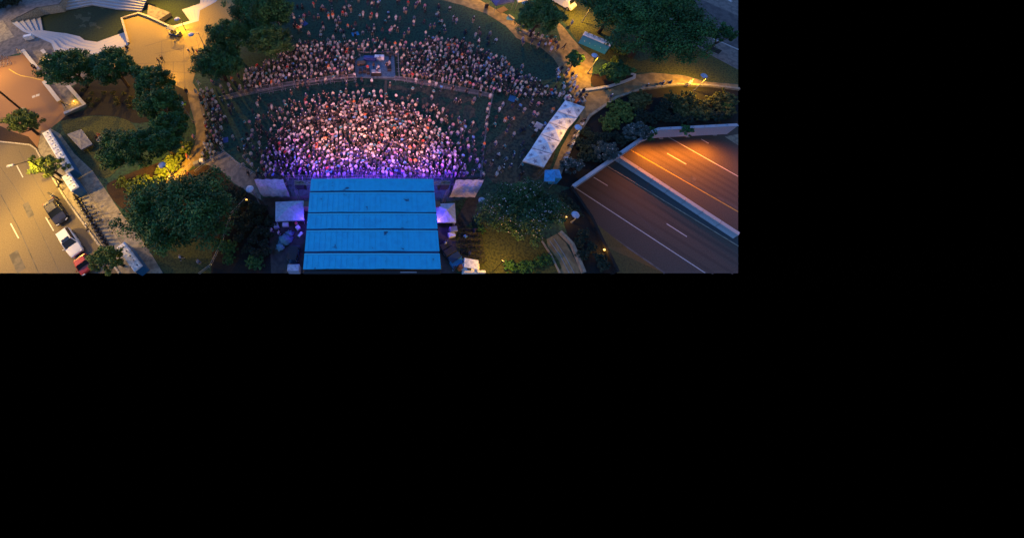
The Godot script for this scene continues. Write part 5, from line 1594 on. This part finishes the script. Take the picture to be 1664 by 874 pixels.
	# umbrellas at the stand by the toilets and the left edge: bicycle racks of metal hoops
	for q in [[2, 96, "metal bike rack hoop with tangled bicycles at the left edge, upper"], [8, 106, "metal bike rack hoop at the left edge, lower"]]:
		var t := thing("bike_rack", q[2], "bike rack", G(q[0], q[1]), 0.4)
		for i in 4:
			m = Mesher.new()
			m.ring(Vector3(-0.9 + i * 0.6, 0.45, 0), Vector3.RIGHT, 0.45, 0.035, 12)
			part("hoop", m, M.steel, t)
	# picnic blankets on the upper lawn
	for q in [[494, 38, M.navy_vinyl, "dark blue"], [577, 55, M.teal_plastic, "teal"], [829, 30, M.blue_plastic, "deep blue"], [363, 228, M.navy_vinyl, "navy"], [832, 160, M.blue_plastic, "dull blue"]]:
		var t := thing("picnic_blanket", "%s picnic blanket spread on the grass %s" % [q[3], "beside the left path crowd" if q[0] < 400 else "below the top seated wall" if q[0] > 820 and q[1] < 40 else "right of the fence" if q[0] > 820 else "on the upper lawn"], "blanket", G(q[0], q[1]), rng.randf() * 3)
		m = Mesher.new()
		for i in 6:
			for j in 5:
				var cs := []
				for w in [[i, j], [i + 1, j], [i + 1, j + 1], [i, j + 1]]: cs.append(Vector3(-0.72 + 0.24 * w[0], 0.03 + 0.025 * sin(w[0] * 2.3 + w[1] * 1.7), -0.55 + 0.22 * w[1]))
				m.quad(cs[0], cs[1], cs[2], cs[3], Vector3.UP)
		part("cloth", m, q[2], t)

# ---------------------------------------------------------------- people
# a bone: from, to, radius there, radius here, what it wears: 0 shirt 1 bottoms 2 skin 3 shoes 4 head 5 shin 6 forearm
func skeleton(pose: String) -> Dictionary:
	var b := []
	var hands := []
	var hip := 0.92; var lean := 0.0
	if pose == "sitting on the ground": hip = 0.13
	if pose == "sitting on the wall": hip = 0.62
	var up := Vector3(0, hip, 0)
	var sh := up + Vector3(0, 0.46, 0.03 if hip > 0.5 else 0.06)
	var head := sh + Vector3(0, 0.245, 0.025)
	b.append([up + Vector3(-0.08, 0, 0), up + Vector3(0.08, 0, 0), 0.125, 0.125, 1])
	b.append([up + Vector3(0, 0.06, 0), sh + Vector3(0, -0.08, 0), 0.125, 0.15, 0])
	b.append([sh + Vector3(-0.14, -0.03, 0), sh + Vector3(0.14, -0.03, 0), 0.085, 0.085, 0])
	b.append([sh, head, 0.055, 0.05, 2])
	b.append([head + Vector3(0, -0.035, 0.015), head + Vector3(0, 0.045, -0.01), 0.085, 0.1, 4])
	b.append([head + Vector3(0, -0.01, 0.1), head + Vector3(0, -0.03, 0.11), 0.018, 0.02, 4])
	for s in [-1.0, 1.0]:
		var hj := up + Vector3(s * 0.095, -0.03, 0)
		var kn := hj + Vector3(s * 0.01, -0.43, 0.02)
		var an := kn + Vector3(0, -0.40, -0.03)
		if pose == "walking":
			kn = hj + Vector3(0, -0.41, s * 0.16)
			an = kn + Vector3(0, -0.40, -0.06 if s > 0 else -0.16)
		elif hip < 0.2:
			kn = hj + Vector3(s * 0.1, 0.32, 0.36); an = kn + Vector3(-s * 0.02, -0.37, 0.2)
		elif hip < 0.7:
			kn = hj + Vector3(s * 0.03, 0.0, 0.42); an = kn + Vector3(0, -0.48, 0.02)
		b.append([hj, kn, 0.095, 0.068, 1])
		b.append([kn, an, 0.062, 0.042, 5])
		b.append([an + Vector3(0, -0.045, -0.03), an + Vector3(s * 0.02, -0.055, 0.15), 0.045, 0.04, 3])
		var sj := sh + Vector3(s * 0.19, -0.03, 0)
		var el := sj + Vector3(s * 0.05, -0.28, -0.02)
		var wr := el + Vector3(s * 0.02, -0.24, 0.07)
		if pose == "cheering with both arms up" or (pose == "holding one arm up" and s > 0):
			el = sj + Vector3(s * 0.14, 0.20, 0.08); wr = el + Vector3(-s * 0.02, 0.25, 0.04)
		elif pose == "clapping":
			el = sj + Vector3(s * 0.04, -0.22, 0.14); wr = el + Vector3(-s * 0.2, 0.12, 0.2)
		elif pose == "with folded arms":
			el = sj + Vector3(s * 0.04, -0.26, 0.06); wr = el + Vector3(-s * 0.24, 0.02, 0.16)
		elif pose == "walking":
			el = sj + Vector3(s * 0.05, -0.27, -s * 0.1); wr = el + Vector3(0, -0.2, -s * 0.08 + 0.1)
		elif hip < 0.7:
			el = sj + Vector3(s * 0.06, -0.24, 0.1); wr = el + Vector3(-s * 0.06, -0.06, 0.24)
		b.append([sj, el, 0.058, 0.048, 0])
		b.append([el, wr, 0.042, 0.031, 6])
		var d: Vector3 = (wr - el).normalized()
		b.append([wr, wr + d * 0.07, 0.03, 0.032, 2])
		hands.append([wr + d * 0.085, d, s])
	return {"bones": b, "head": head, "hands": hands}
func figure(pose: String) -> Dictionary:
	var sk := skeleton(pose)
	var bones: Array = sk.bones
	var cell := 0.045
	var lo := Vector3.ONE * 9; var hi := Vector3.ONE * -9
	for b in bones:
		var r: float = maxf(b[2], b[3]) + 0.1
		lo = lo.min(b[0] - Vector3.ONE * r).min(b[1] - Vector3.ONE * r)
		hi = hi.max(b[0] + Vector3.ONE * r).max(b[1] + Vector3.ONE * r)
	var nx := int((hi.x - lo.x) / cell) + 2
	var ny := int((hi.y - lo.y) / cell) + 2
	var nz := int((hi.z - lo.z) / cell) + 2
	var f := PackedFloat32Array(); f.resize(nx * ny * nz)
	var best := PackedFloat32Array(); best.resize(nx * ny * nz); best.fill(9.0)
	var who := PackedInt32Array(); who.resize(nx * ny * nz)
	var kk := 0.02
	for b in bones:
		var a: Vector3 = b[0]; var ab: Vector3 = b[1] - b[0]
		var l2 := maxf(ab.length_squared(), 1e-6)
		var r: float = maxf(b[2], b[3]) + 0.09
		var l := ((a.min(b[1]) - Vector3.ONE * r - lo) / cell).floor()
		var h := ((a.max(b[1]) + Vector3.ONE * r - lo) / cell).ceil()
		for z in range(maxi(0, int(l.z)), mini(nz, int(h.z) + 1)):
			for y in range(maxi(0, int(l.y)), mini(ny, int(h.y) + 1)):
				for x in range(maxi(0, int(l.x)), mini(nx, int(h.x) + 1)):
					var p := lo + Vector3(x, y, z) * cell
					var t := clampf((p - a).dot(ab) / l2, 0, 1)
					var d: float = p.distance_to(a + ab * t) - lerpf(b[2], b[3], t)
					var i := x + nx * (y + ny * z)
					f[i] += exp(-d / kk)
					if d < best[i]:
						best[i] = d; who[i] = b[4]
	for i in f.size(): f[i] = -kk * log(f[i]) if f[i] > 1e-12 else 0.6
	var id := PackedInt32Array(); id.resize(f.size()); id.fill(-1)
	var verts := PackedVector3Array()
	var tags := PackedInt32Array()
	for z in nz - 1:
		for y in ny - 1:
			for x in nx - 1:
				var i0 := x + nx * (y + ny * z)
				var n_in := 0
				var corner := []
				for c in 8:
					var j := i0 + (c & 1) + nx * ((c >> 1) & 1) + nx * ny * ((c >> 2) & 1)
					corner.append(j)
					if f[j] < 0: n_in += 1
				if n_in == 0 or n_in == 8: continue
				var s := Vector3.ZERO; var cnt := 0
				for c in 8:
					for bit in [1, 2, 4]:
						if c & bit: continue
						var e: int = c | bit
						var fa: float = f[corner[c]]; var fb: float = f[corner[e]]
						if (fa < 0) == (fb < 0): continue
						var t := fa / (fa - fb)
						s += Vector3(c & 1, (c >> 1) & 1, (c >> 2) & 1).lerp(Vector3(e & 1, (e >> 1) & 1, (e >> 2) & 1), t)
						cnt += 1
				id[i0] = verts.size()
				verts.append(lo + (Vector3(x, y, z) + s / cnt) * cell)
				var bd := 9.0; var bt := 0
				for c in 8:
					if absf(best[corner[c]]) < bd:
						bd = absf(best[corner[c]]); bt = who[corner[c]]
				tags.append(bt)
	var tris := []
	for z in range(1, nz - 1):
		for y in range(1, ny - 1):
			for x in range(1, nx - 1):
				var i0 := x + nx * (y + ny * z)
				for ax in 3:
					var step: int = [1, nx, nx * ny][ax]
					if (f[i0] < 0) == (f[i0 + step] < 0): continue
					var s1: int = [nx, nx * ny, 1][ax]
					var s2: int = [nx * ny, 1, nx][ax]
					var q := [id[i0], id[i0 - s1], id[i0 - s1 - s2], id[i0 - s2]]
					if q.min() < 0: continue
					tris.append([q[0], q[1], q[2]]); tris.append([q[0], q[2], q[3]])
	return {"v": verts, "t": tags, "f": tris, "head": sk.head, "hands": sk.hands}
func dressed(fig: Dictionary, w: Dictionary) -> ArrayMesh:
	var m := Mesher.new()
	var verts: PackedVector3Array = fig.v
	var tags: PackedInt32Array = fig.t
	var nor := PackedVector3Array(); nor.resize(verts.size())
	var cols := []
	for t in fig.f:
		var n := (verts[t[1]] - verts[t[0]]).cross(verts[t[2]] - verts[t[0]])
		for k in 3: nor[t[k]] += n
	# settle which way is out, from the topmost vertex
	var top := 0
	for i in verts.size():
		if verts[i].y > verts[top].y: top = i
	var sgn := 1.0 if nor[top].y > 0 else -1.0
	var head: Vector3 = fig.head
	for i in verts.size():
		nor[i] = nor[i].normalized() * sgn
		var c: Color
		match tags[i]:
			0: c = w.shirt
			1: c = w.bottoms
			3: c = w.shoes
			4: c = w.hair if (verts[i] - head).dot(Vector3(0, 1, -0.75)) > 0.01 else w.skin
			5: c = w.bottoms if w.long else w.skin
			_: c = w.skin
		cols.append(c)
	for t in fig.f:
		var a: int = t[0]; var b: int = t[1]; var d: int = t[2]
		if (verts[b] - verts[a]).cross(verts[d] - verts[a]).dot(nor[a] + nor[b] + nor[d]) > 0:
			var q := b; b = d; d = q
		for k in [a, b, d]:
			m.v.append(verts[k]); m.n.append(nor[k]); m.c.append(cols[k])
	m.col = w.skin
	for h in fig.hands:
		var d: Vector3 = h[1]
		var s := d.cross(Vector3.UP if absf(d.y) < 0.8 else Vector3.BACK).normalized()
		for k in 4:
			var o := s * (0.012 * (k - 1.5)) * 1.3
			m.tube(h[0] + o, h[0] + o + d * [0.06, 0.075, 0.07, 0.055][k] + Vector3(0, 0, 0.012), 0.010, 0.007, 4)
		m.tube(h[0] - d * 0.03 + s * 0.025, h[0] + d * 0.02 + s * 0.055, 0.011, 0.008, 4)
	return m.done()
const SHIRTS := [["white", 0.58, 0.55, 0.55], ["black", 0.018, 0.018, 0.02], ["grey", 0.30, 0.30, 0.31], ["navy", 0.02, 0.035, 0.11], ["red", 0.50, 0.03, 0.03], ["orange", 0.75, 0.17, 0.03], ["sky blue", 0.10, 0.30, 0.60], ["pink", 0.62, 0.26, 0.33], ["teal", 0.03, 0.22, 0.26], ["cream", 0.62, 0.54, 0.42], ["charcoal", 0.05, 0.05, 0.06], ["lilac", 0.36, 0.28, 0.52]]
const BOTTOMS := [["black trousers", 0.015, 0.015, 0.018, true], ["denim shorts", 0.07, 0.12, 0.24, false], ["khaki shorts", 0.26, 0.20, 0.13, false], ["dark jeans", 0.025, 0.04, 0.09, true], ["white shorts", 0.60, 0.60, 0.60, false]]
const HAIR := [["brown hair", 0.06, 0.03, 0.018], ["black hair", 0.010, 0.009, 0.009], ["fair hair", 0.30, 0.20, 0.09], ["white cap", 0.70, 0.70, 0.70], ["grey hair", 0.28, 0.27, 0.26], ["red cap", 0.45, 0.04, 0.03]]
const SKIN := [[0.46, 0.29, 0.21], [0.34, 0.19, 0.12], [0.52, 0.34, 0.26], [0.13, 0.07, 0.045], [0.22, 0.12, 0.08]]
const POSES := ["standing", "cheering with both arms up", "holding one arm up", "clapping", "with folded arms", "walking", "sitting on the ground", "sitting on the wall"]
var figs := {}
var worn := {}
var spots := {}
func outfit(i: int) -> Dictionary:
	# twenty fixed outfits: pale tops are the commonest, as in the crowd
	var r := RandomNumberGenerator.new()
	r.seed = 100 + i * 17
	var si: int = [0, 1, 2, 2, 3, 7, 0, 4, 1, 9, 3, 0, 10, 2, 5, 6, 9, 0, 1, 8][i]
	var s = SHIRTS[si]; var b = BOTTOMS[(i * 3 + i / 5) % 5]; var h = HAIR[[0, 1, 2, 0, 3, 0, 2, 1, 0, 2, 4, 3, 1, 0, 5, 0, 2, 4, 3, 1][i]]; var k = SKIN[[0, 3, 2, 0, 1, 2, 4, 0, 2, 0, 1, 0, 3, 2, 0, 4, 2, 0, 1, 2][i]]
	return {"shirt": Color(s[1], s[2], s[3]), "bottoms": Color(b[1], b[2], b[3]), "hair": Color(h[1], h[2], h[3]), "skin": Color(k[0], k[1], k[2]), "shoes": Color(0.5, 0.5, 0.5) if i % 3 == 0 else Color(0.02, 0.02, 0.02), "long": b[4], "words": "%s, %s, %s" % [s[0], b[0], h[0]]}
func person_mesh(pose: String, k: int) -> ArrayMesh:
	var key := pose + str(k)
	if not worn.has(key):
		if not figs.has(pose): figs[pose] = figure(pose)
		worn[key] = dressed(figs[pose], outfit(k))
	return worn[key]
func room_for(p: Vector3, gap: float) -> bool:
	var cx := int(floor(p.x)); var cz := int(floor(p.z))
	for i in range(cx - 2, cx + 3):
		for j in range(cz - 2, cz + 3):
			for q in spots.get(Vector2i(i, j), []):
				if Vector2(q.x - p.x, q.z - p.z).length() < gap: return false
	var k := Vector2i(cx, cz)
	if not spots.has(k): spots[k] = []
	spots[k].append(p)
	return true
var folk := []      # [where, turn, pose, outfit, place in words, own or crowd]
func stand(p: Vector3, turn: float, pose: String, where: String, own: bool, k := -1) -> void:
	if k < 0:
		k = rng.randi() % 20
		if k in [7, 14, 15] and rng.randf() < 0.65: k = rng.randi() % 7
		if k in [0, 2, 6, 11, 17, 5] and rng.randf() < (0.6 if where.contains("pit") else 0.4): k = [1, 4, 8, 12, 18][rng.randi() % 5]
	folk.append([p, turn, pose, k, where, own])
func to_stage(p: Vector3) -> float:
	var d := Vector3(0.2, 0, -21) - p
	return atan2(d.x, d.z) + rng.randfn() * 0.25
func fill(area: Array, gap: float, tries: int, poses: Array, where: String, own: bool, keep := 1.0) -> void:
	var poly := flat2(pts(area))
	var lo := Vector2(1e9, 1e9); var hi := -lo
	for q in poly:
		lo = lo.min(q); hi = hi.max(q)
	for i in tries:
		var p := Vector2(rng.randf_range(lo.x, hi.x), rng.randf_range(lo.y, hi.y))
		if not Geometry2D.is_point_in_polygon(p, poly): continue
		if rng.randf() > keep: continue
		var w := Vector3(p.x, 0, p.y)
		if room_for(w, gap): stand(w, to_stage(w), POSES[poses[rng.randi() % poses.size()]], where, own)
func groups(area: Array, apart: float, n: int, sitting: float, where: String, own: bool) -> void:
	var poly := flat2(pts(area))
	var lo := Vector2(1e9, 1e9); var hi := -lo
	for q in poly:
		lo = lo.min(q); hi = hi.max(q)
	var done := 0
	for i in 4000:
		if done >= n: break
		var p := Vector2(rng.randf_range(lo.x, hi.x), rng.randf_range(lo.y, hi.y))
		if not Geometry2D.is_point_in_polygon(p, poly): continue
		if not room_for(Vector3(p.x, 0, p.y), apart): continue
		done += 1
		var sit := rng.randf() < sitting
		for k in 1 + rng.randi() % 4:
			var w := Vector3(p.x + rng.randfn() * 0.75, 0, p.y + rng.randfn() * 0.6)
			if k == 0 or room_for(w, 0.5):
				stand(w, to_stage(w), POSES[6] if sit else POSES[[0, 0, 4, 3][rng.randi() % 4]], where, own)
func people() -> void:
	# individuals first
	for q in [[306, 83, 5, 4, "under the plaza tree"], [313, 82, 5, 1, "under the plaza tree"], [320, 85, 5, 7, "under the plaza tree"], [257, 99, 5, 1, "on the amber plaza"], [262, 95, 5, 8, "on the amber plaza"], [321, 133, 5, 3, "at amber plaza edge"], [302, 148, 0, 1, "at left path head"], [317, 149, 0, 3, "at left path head"], [53, 108, 0, 1, "by brick plaza wall"], [56, 111, 0, 8, "by brick plaza wall"], [102, 168, 5, 1, "at the ramp end"], [30, 83, 5, 3, "on the brick plaza"], [292, 418, 5, 0, "on the lower lawn"], [321, 425, 5, 2, "on the lower lawn"], [202, 216, 6, 0, "on the olive lawn"], [158, 228, 6, 3, "in lawn circle"], [162, 224, 6, 9, "in lawn circle"], [155, 224, 6, 1, "in lawn circle"], [159, 220, 6, 14, "in lawn circle"], [165, 229, 6, 0, "in lawn circle"], [304, 255, 0, 14, "beside the lime shrubs"], [298, 242, 0, 2, "beside the lime shrubs"], [313, 222, 0, 5, "beside the lime shrubs"], [306, 284, 0, 14, "at left path bottom"], [276, 288, 0, 0, "at left path bottom"], [597, 112, 4, 7, "on the mixing platform"], [607, 109, 4, 1, "on the mixing platform"], [614, 113, 0, 0, "on the mixing platform"], [612, 118, 0, 4, "on the mixing platform"], [628, 107, 0, 8, "on the mixing platform"], [632, 106, 4, 2, "on the mixing platform"], [917, 75, 5, 1, "on right amber path"], [845, 285, 5, 1, "below the star canopies"], [849, 282, 5, 8, "below the star canopies"], [440, 374, 0, 3, "backstage left"], [452, 378, 0, 0, "backstage left"], [724, 395, 0, 0, "backstage right"], [737, 362, 0, 2, "backstage right"], [771, 375, 0, 1, "among the truss frames"], [756, 385, 5, 15, "among the truss frames"], [764, 412, 4, 12, "among the truss frames"], [773, 431, 0, 3, "among the truss frames"], [480, 363, 4, 7, "under the left tent"], [739, 436, 4, 12, "backstage right"], [992, 158, 5, 4, "above the lime shrubs"], [930, 36, 0, 2, "beside the van"], [960, 62, 0, 4, "behind the teal toilets"]]:
		var p := G(q[0], q[1], 0.9 if q[2] != 6 else 0.3)
		p.y = 0.404 if String(q[4]).contains("platform") else 0.0
		room_for(p, 0.0)
		stand(p, rng.randf() * TAU if q[2] == 5 else to_stage(p), POSES[q[2]], q[4], true, q[3])
	for l in [[[842, 46.5, 860, 59, 884, 67, 900, 67], 0.85, "on low wall", 0.45], [[1046, 146, 1075, 142, 1092, 140], 1.5, "on long path wall", 0.45], [[1106, 139, 1120, 139.5], 1.0, "on long wall by lamp", 0.45], [[950, 195, 930, 232, 912, 275], 1.0, "on wall behind tents", 0.45], [[183, 88, 207, 73], 1.3, "by the terraced steps", 0.0]]:
		for r in rect_path(l[0], l[1]):
			var p: Vector3 = r[0]
			p.y = l[3]
			if l[3] == 0.0: p += Vector3(0.6, 0, 0.5)
			if rng.randf() < 0.85:
				var t: float = r[1] + (PI if l[3] > 0 and r[1] > 0 else 0.0)
				stand(Vector3(p.x, p.y - (0.12 if l[3] > 0 else 0.0), p.z), t, POSES[7] if l[3] > 0 else POSES[6], l[2], true)
	groups([800, 172, 885, 168, 895, 185, 850, 245, 832, 285, 795, 288], 1.7, 46, 0.25, "on the trampled grass", true)
	groups([905, 120, 938, 148, 932, 168, 912, 165], 1.2, 9, 0.0, "on the right path", true)
	groups([372, 175, 470, 150, 440, 195, 405, 250, 372, 240], 3.0, 18, 0.1, "left of the pit", true)
	groups([690, 150, 786, 166, 780, 215, 740, 200], 2.6, 15, 0.1, "on the worn ground", true)
	groups([470, 62, 450, 30, 490, 2, 700, 2, 780, 40, 825, 95, 770, 68, 690, 55, 600, 62, 520, 62], 2.0, 96, 0.6, "on the upper lawn", true)
	# the packed crowd
	fill([418, 289, 436, 238, 470, 203, 525, 174, 580, 167, 640, 173, 695, 196, 728, 228, 760, 289], 0.53, 14000, [0, 0, 0, 0, 1, 2, 3, 3, 4], "in the front pit", false)
	fill([400, 288, 385, 245, 425, 190, 495, 158, 560, 151, 640, 155, 720, 180, 765, 215, 784, 289], 0.8, 4200, [0, 0, 0, 2, 3, 4], "at the pit edge", false, 0.6)
	fill([384, 285, 375, 240, 400, 175, 480, 146, 575, 133, 650, 138, 720, 160, 785, 215, 785, 288], 1.5, 900, [0, 0, 4, 3], "in the open pit", false, 0.35)
	fill([385, 156, 402, 120, 452, 94, 500, 72, 560, 76, 577, 92, 572, 121, 480, 133], 0.66, 6000, [0, 0, 0, 2, 3, 4], "in the left half of the rear crowd", false)
	fill([652, 126, 652, 95, 668, 78, 702, 66, 762, 76, 822, 108, 872, 138, 912, 160, 880, 163, 800, 154, 700, 131], 0.66, 6500, [0, 0, 0, 2, 3, 4], "in the right half of the rear crowd", false)
	fill([902, 118, 925, 112, 942, 150, 955, 165, 930, 178, 905, 166], 0.8, 260, [0, 0, 4, 5], "on the right path", false)
	fill([845, 66, 880, 74, 912, 74, 920, 84, 880, 84, 840, 74], 1.0, 120, [0, 5], "below the low wall", false)
	fill([577, 90, 560, 74, 600, 70, 660, 74, 652, 92], 0.9, 700, [0, 0, 2, 4], "behind the mixing platform", false)
	fill([430, 120, 470, 70, 530, 50, 640, 60, 720, 50, 800, 80, 850, 110, 900, 150], 1.5, 1500, [0, 4, 3, 6], "at the back of the rear crowd", false, 0.4)
	fill([322, 150, 345, 148, 362, 190, 362, 240, 345, 264, 328, 258, 337, 220, 333, 180], 0.6, 2500, [0, 0, 4, 5], "in the queue beside the left path", false)
	fill([352, 128, 400, 120, 386, 152, 360, 166, 334, 150], 1.2, 700, [0, 0, 4, 5], "at the left end of the rear crowd", false)
	fill([482, 137, 576, 127, 576, 131, 482, 142], 0.9, 400, [0, 0, 4], "leaning along the fence line", false)
	fill([650, 131, 800, 158, 800, 163, 650, 136], 1.1, 300, [0, 0, 4], "leaning along the fence line", false)
	fill([792, 165, 797, 165, 785, 288, 778, 288], 0.7, 300, [0, 0, 4], "along the right fence", false)
	# the individuals, up to 300: fixed ones and loose groups first, then the nearest of the pit
	var own := []
	var rest := []
	for f in folk:
		if f[5] and own.size() < 300: own.append(f)
		else: rest.append(f)
	rest.sort_custom(func(a, b): return a[0].z > b[0].z)
	while own.size() < 300:
		own.append(rest[0])
		rest.remove_at(0)
	var alike := {}
	for f in own:
		var did: String = {"cheering with both arms up": "arms raised", "holding one arm up": "waving", "with folded arms": "arms folded", "sitting on the ground": "seated", "sitting on the wall": "seated"}.get(f[2], f[2])
		var words := "person in %s, %s %s" % [outfit(f[3]).words, did, f[4]]
		if not alike.has(words): alike[words] = []
		alike[words].append(f)
	for words in alike:
		var l: Array = alike[words]
		l.sort_custom(func(a, b): return a[0].x < b[0].x)
		for i in l.size():
			var f = l[i]
			var o := MeshInstance3D.new()
			o.name = numbered("person")
			o.mesh = person_mesh(f[2], f[3])
			o.material_override = M.body
			add_child(o, true)
			o.position = f[0]
			o.rotation.y = f[1]
			o.scale = Vector3.ONE * rng.randf_range(0.95, 1.06)
			tag(o, words + ("" if l.size() == 1 else ", %s" % place(i, l.size()).replace("from the left", "from left")), "person", "concertgoers")
	var by := {}
	for f in rest:
		var key := "%s|%d" % [f[2], f[3]]
		if not by.has(key): by[key] = []
		by[key].append(f)
	var crowd := thing("crowd", "dense crowd of concertgoers packed before the stage and behind the fence", "crowd")
	crowd.set_meta("kind", "stuff")
	for key in by:
		var l: Array = by[key]
		var mm := MultiMesh.new()
		mm.transform_format = MultiMesh.TRANSFORM_3D
		mm.mesh = person_mesh(l[0][2], l[0][3])
		mm.instance_count = l.size()
		for i in l.size():
			mm.set_instance_transform(i, Transform3D(Basis(Vector3.UP, l[i][1]).scaled(Vector3.ONE * rng.randf_range(0.93, 1.07)), l[i][0]))
		var o := MultiMeshInstance3D.new()
		o.name = "crowd_people"
		o.multimesh = mm
		o.material_override = M.body
		o.set_meta("kind", "stuff")
		crowd.add_child(o, true)
	print("people: ", own.size(), " own, ", rest.size(), " in the crowd")
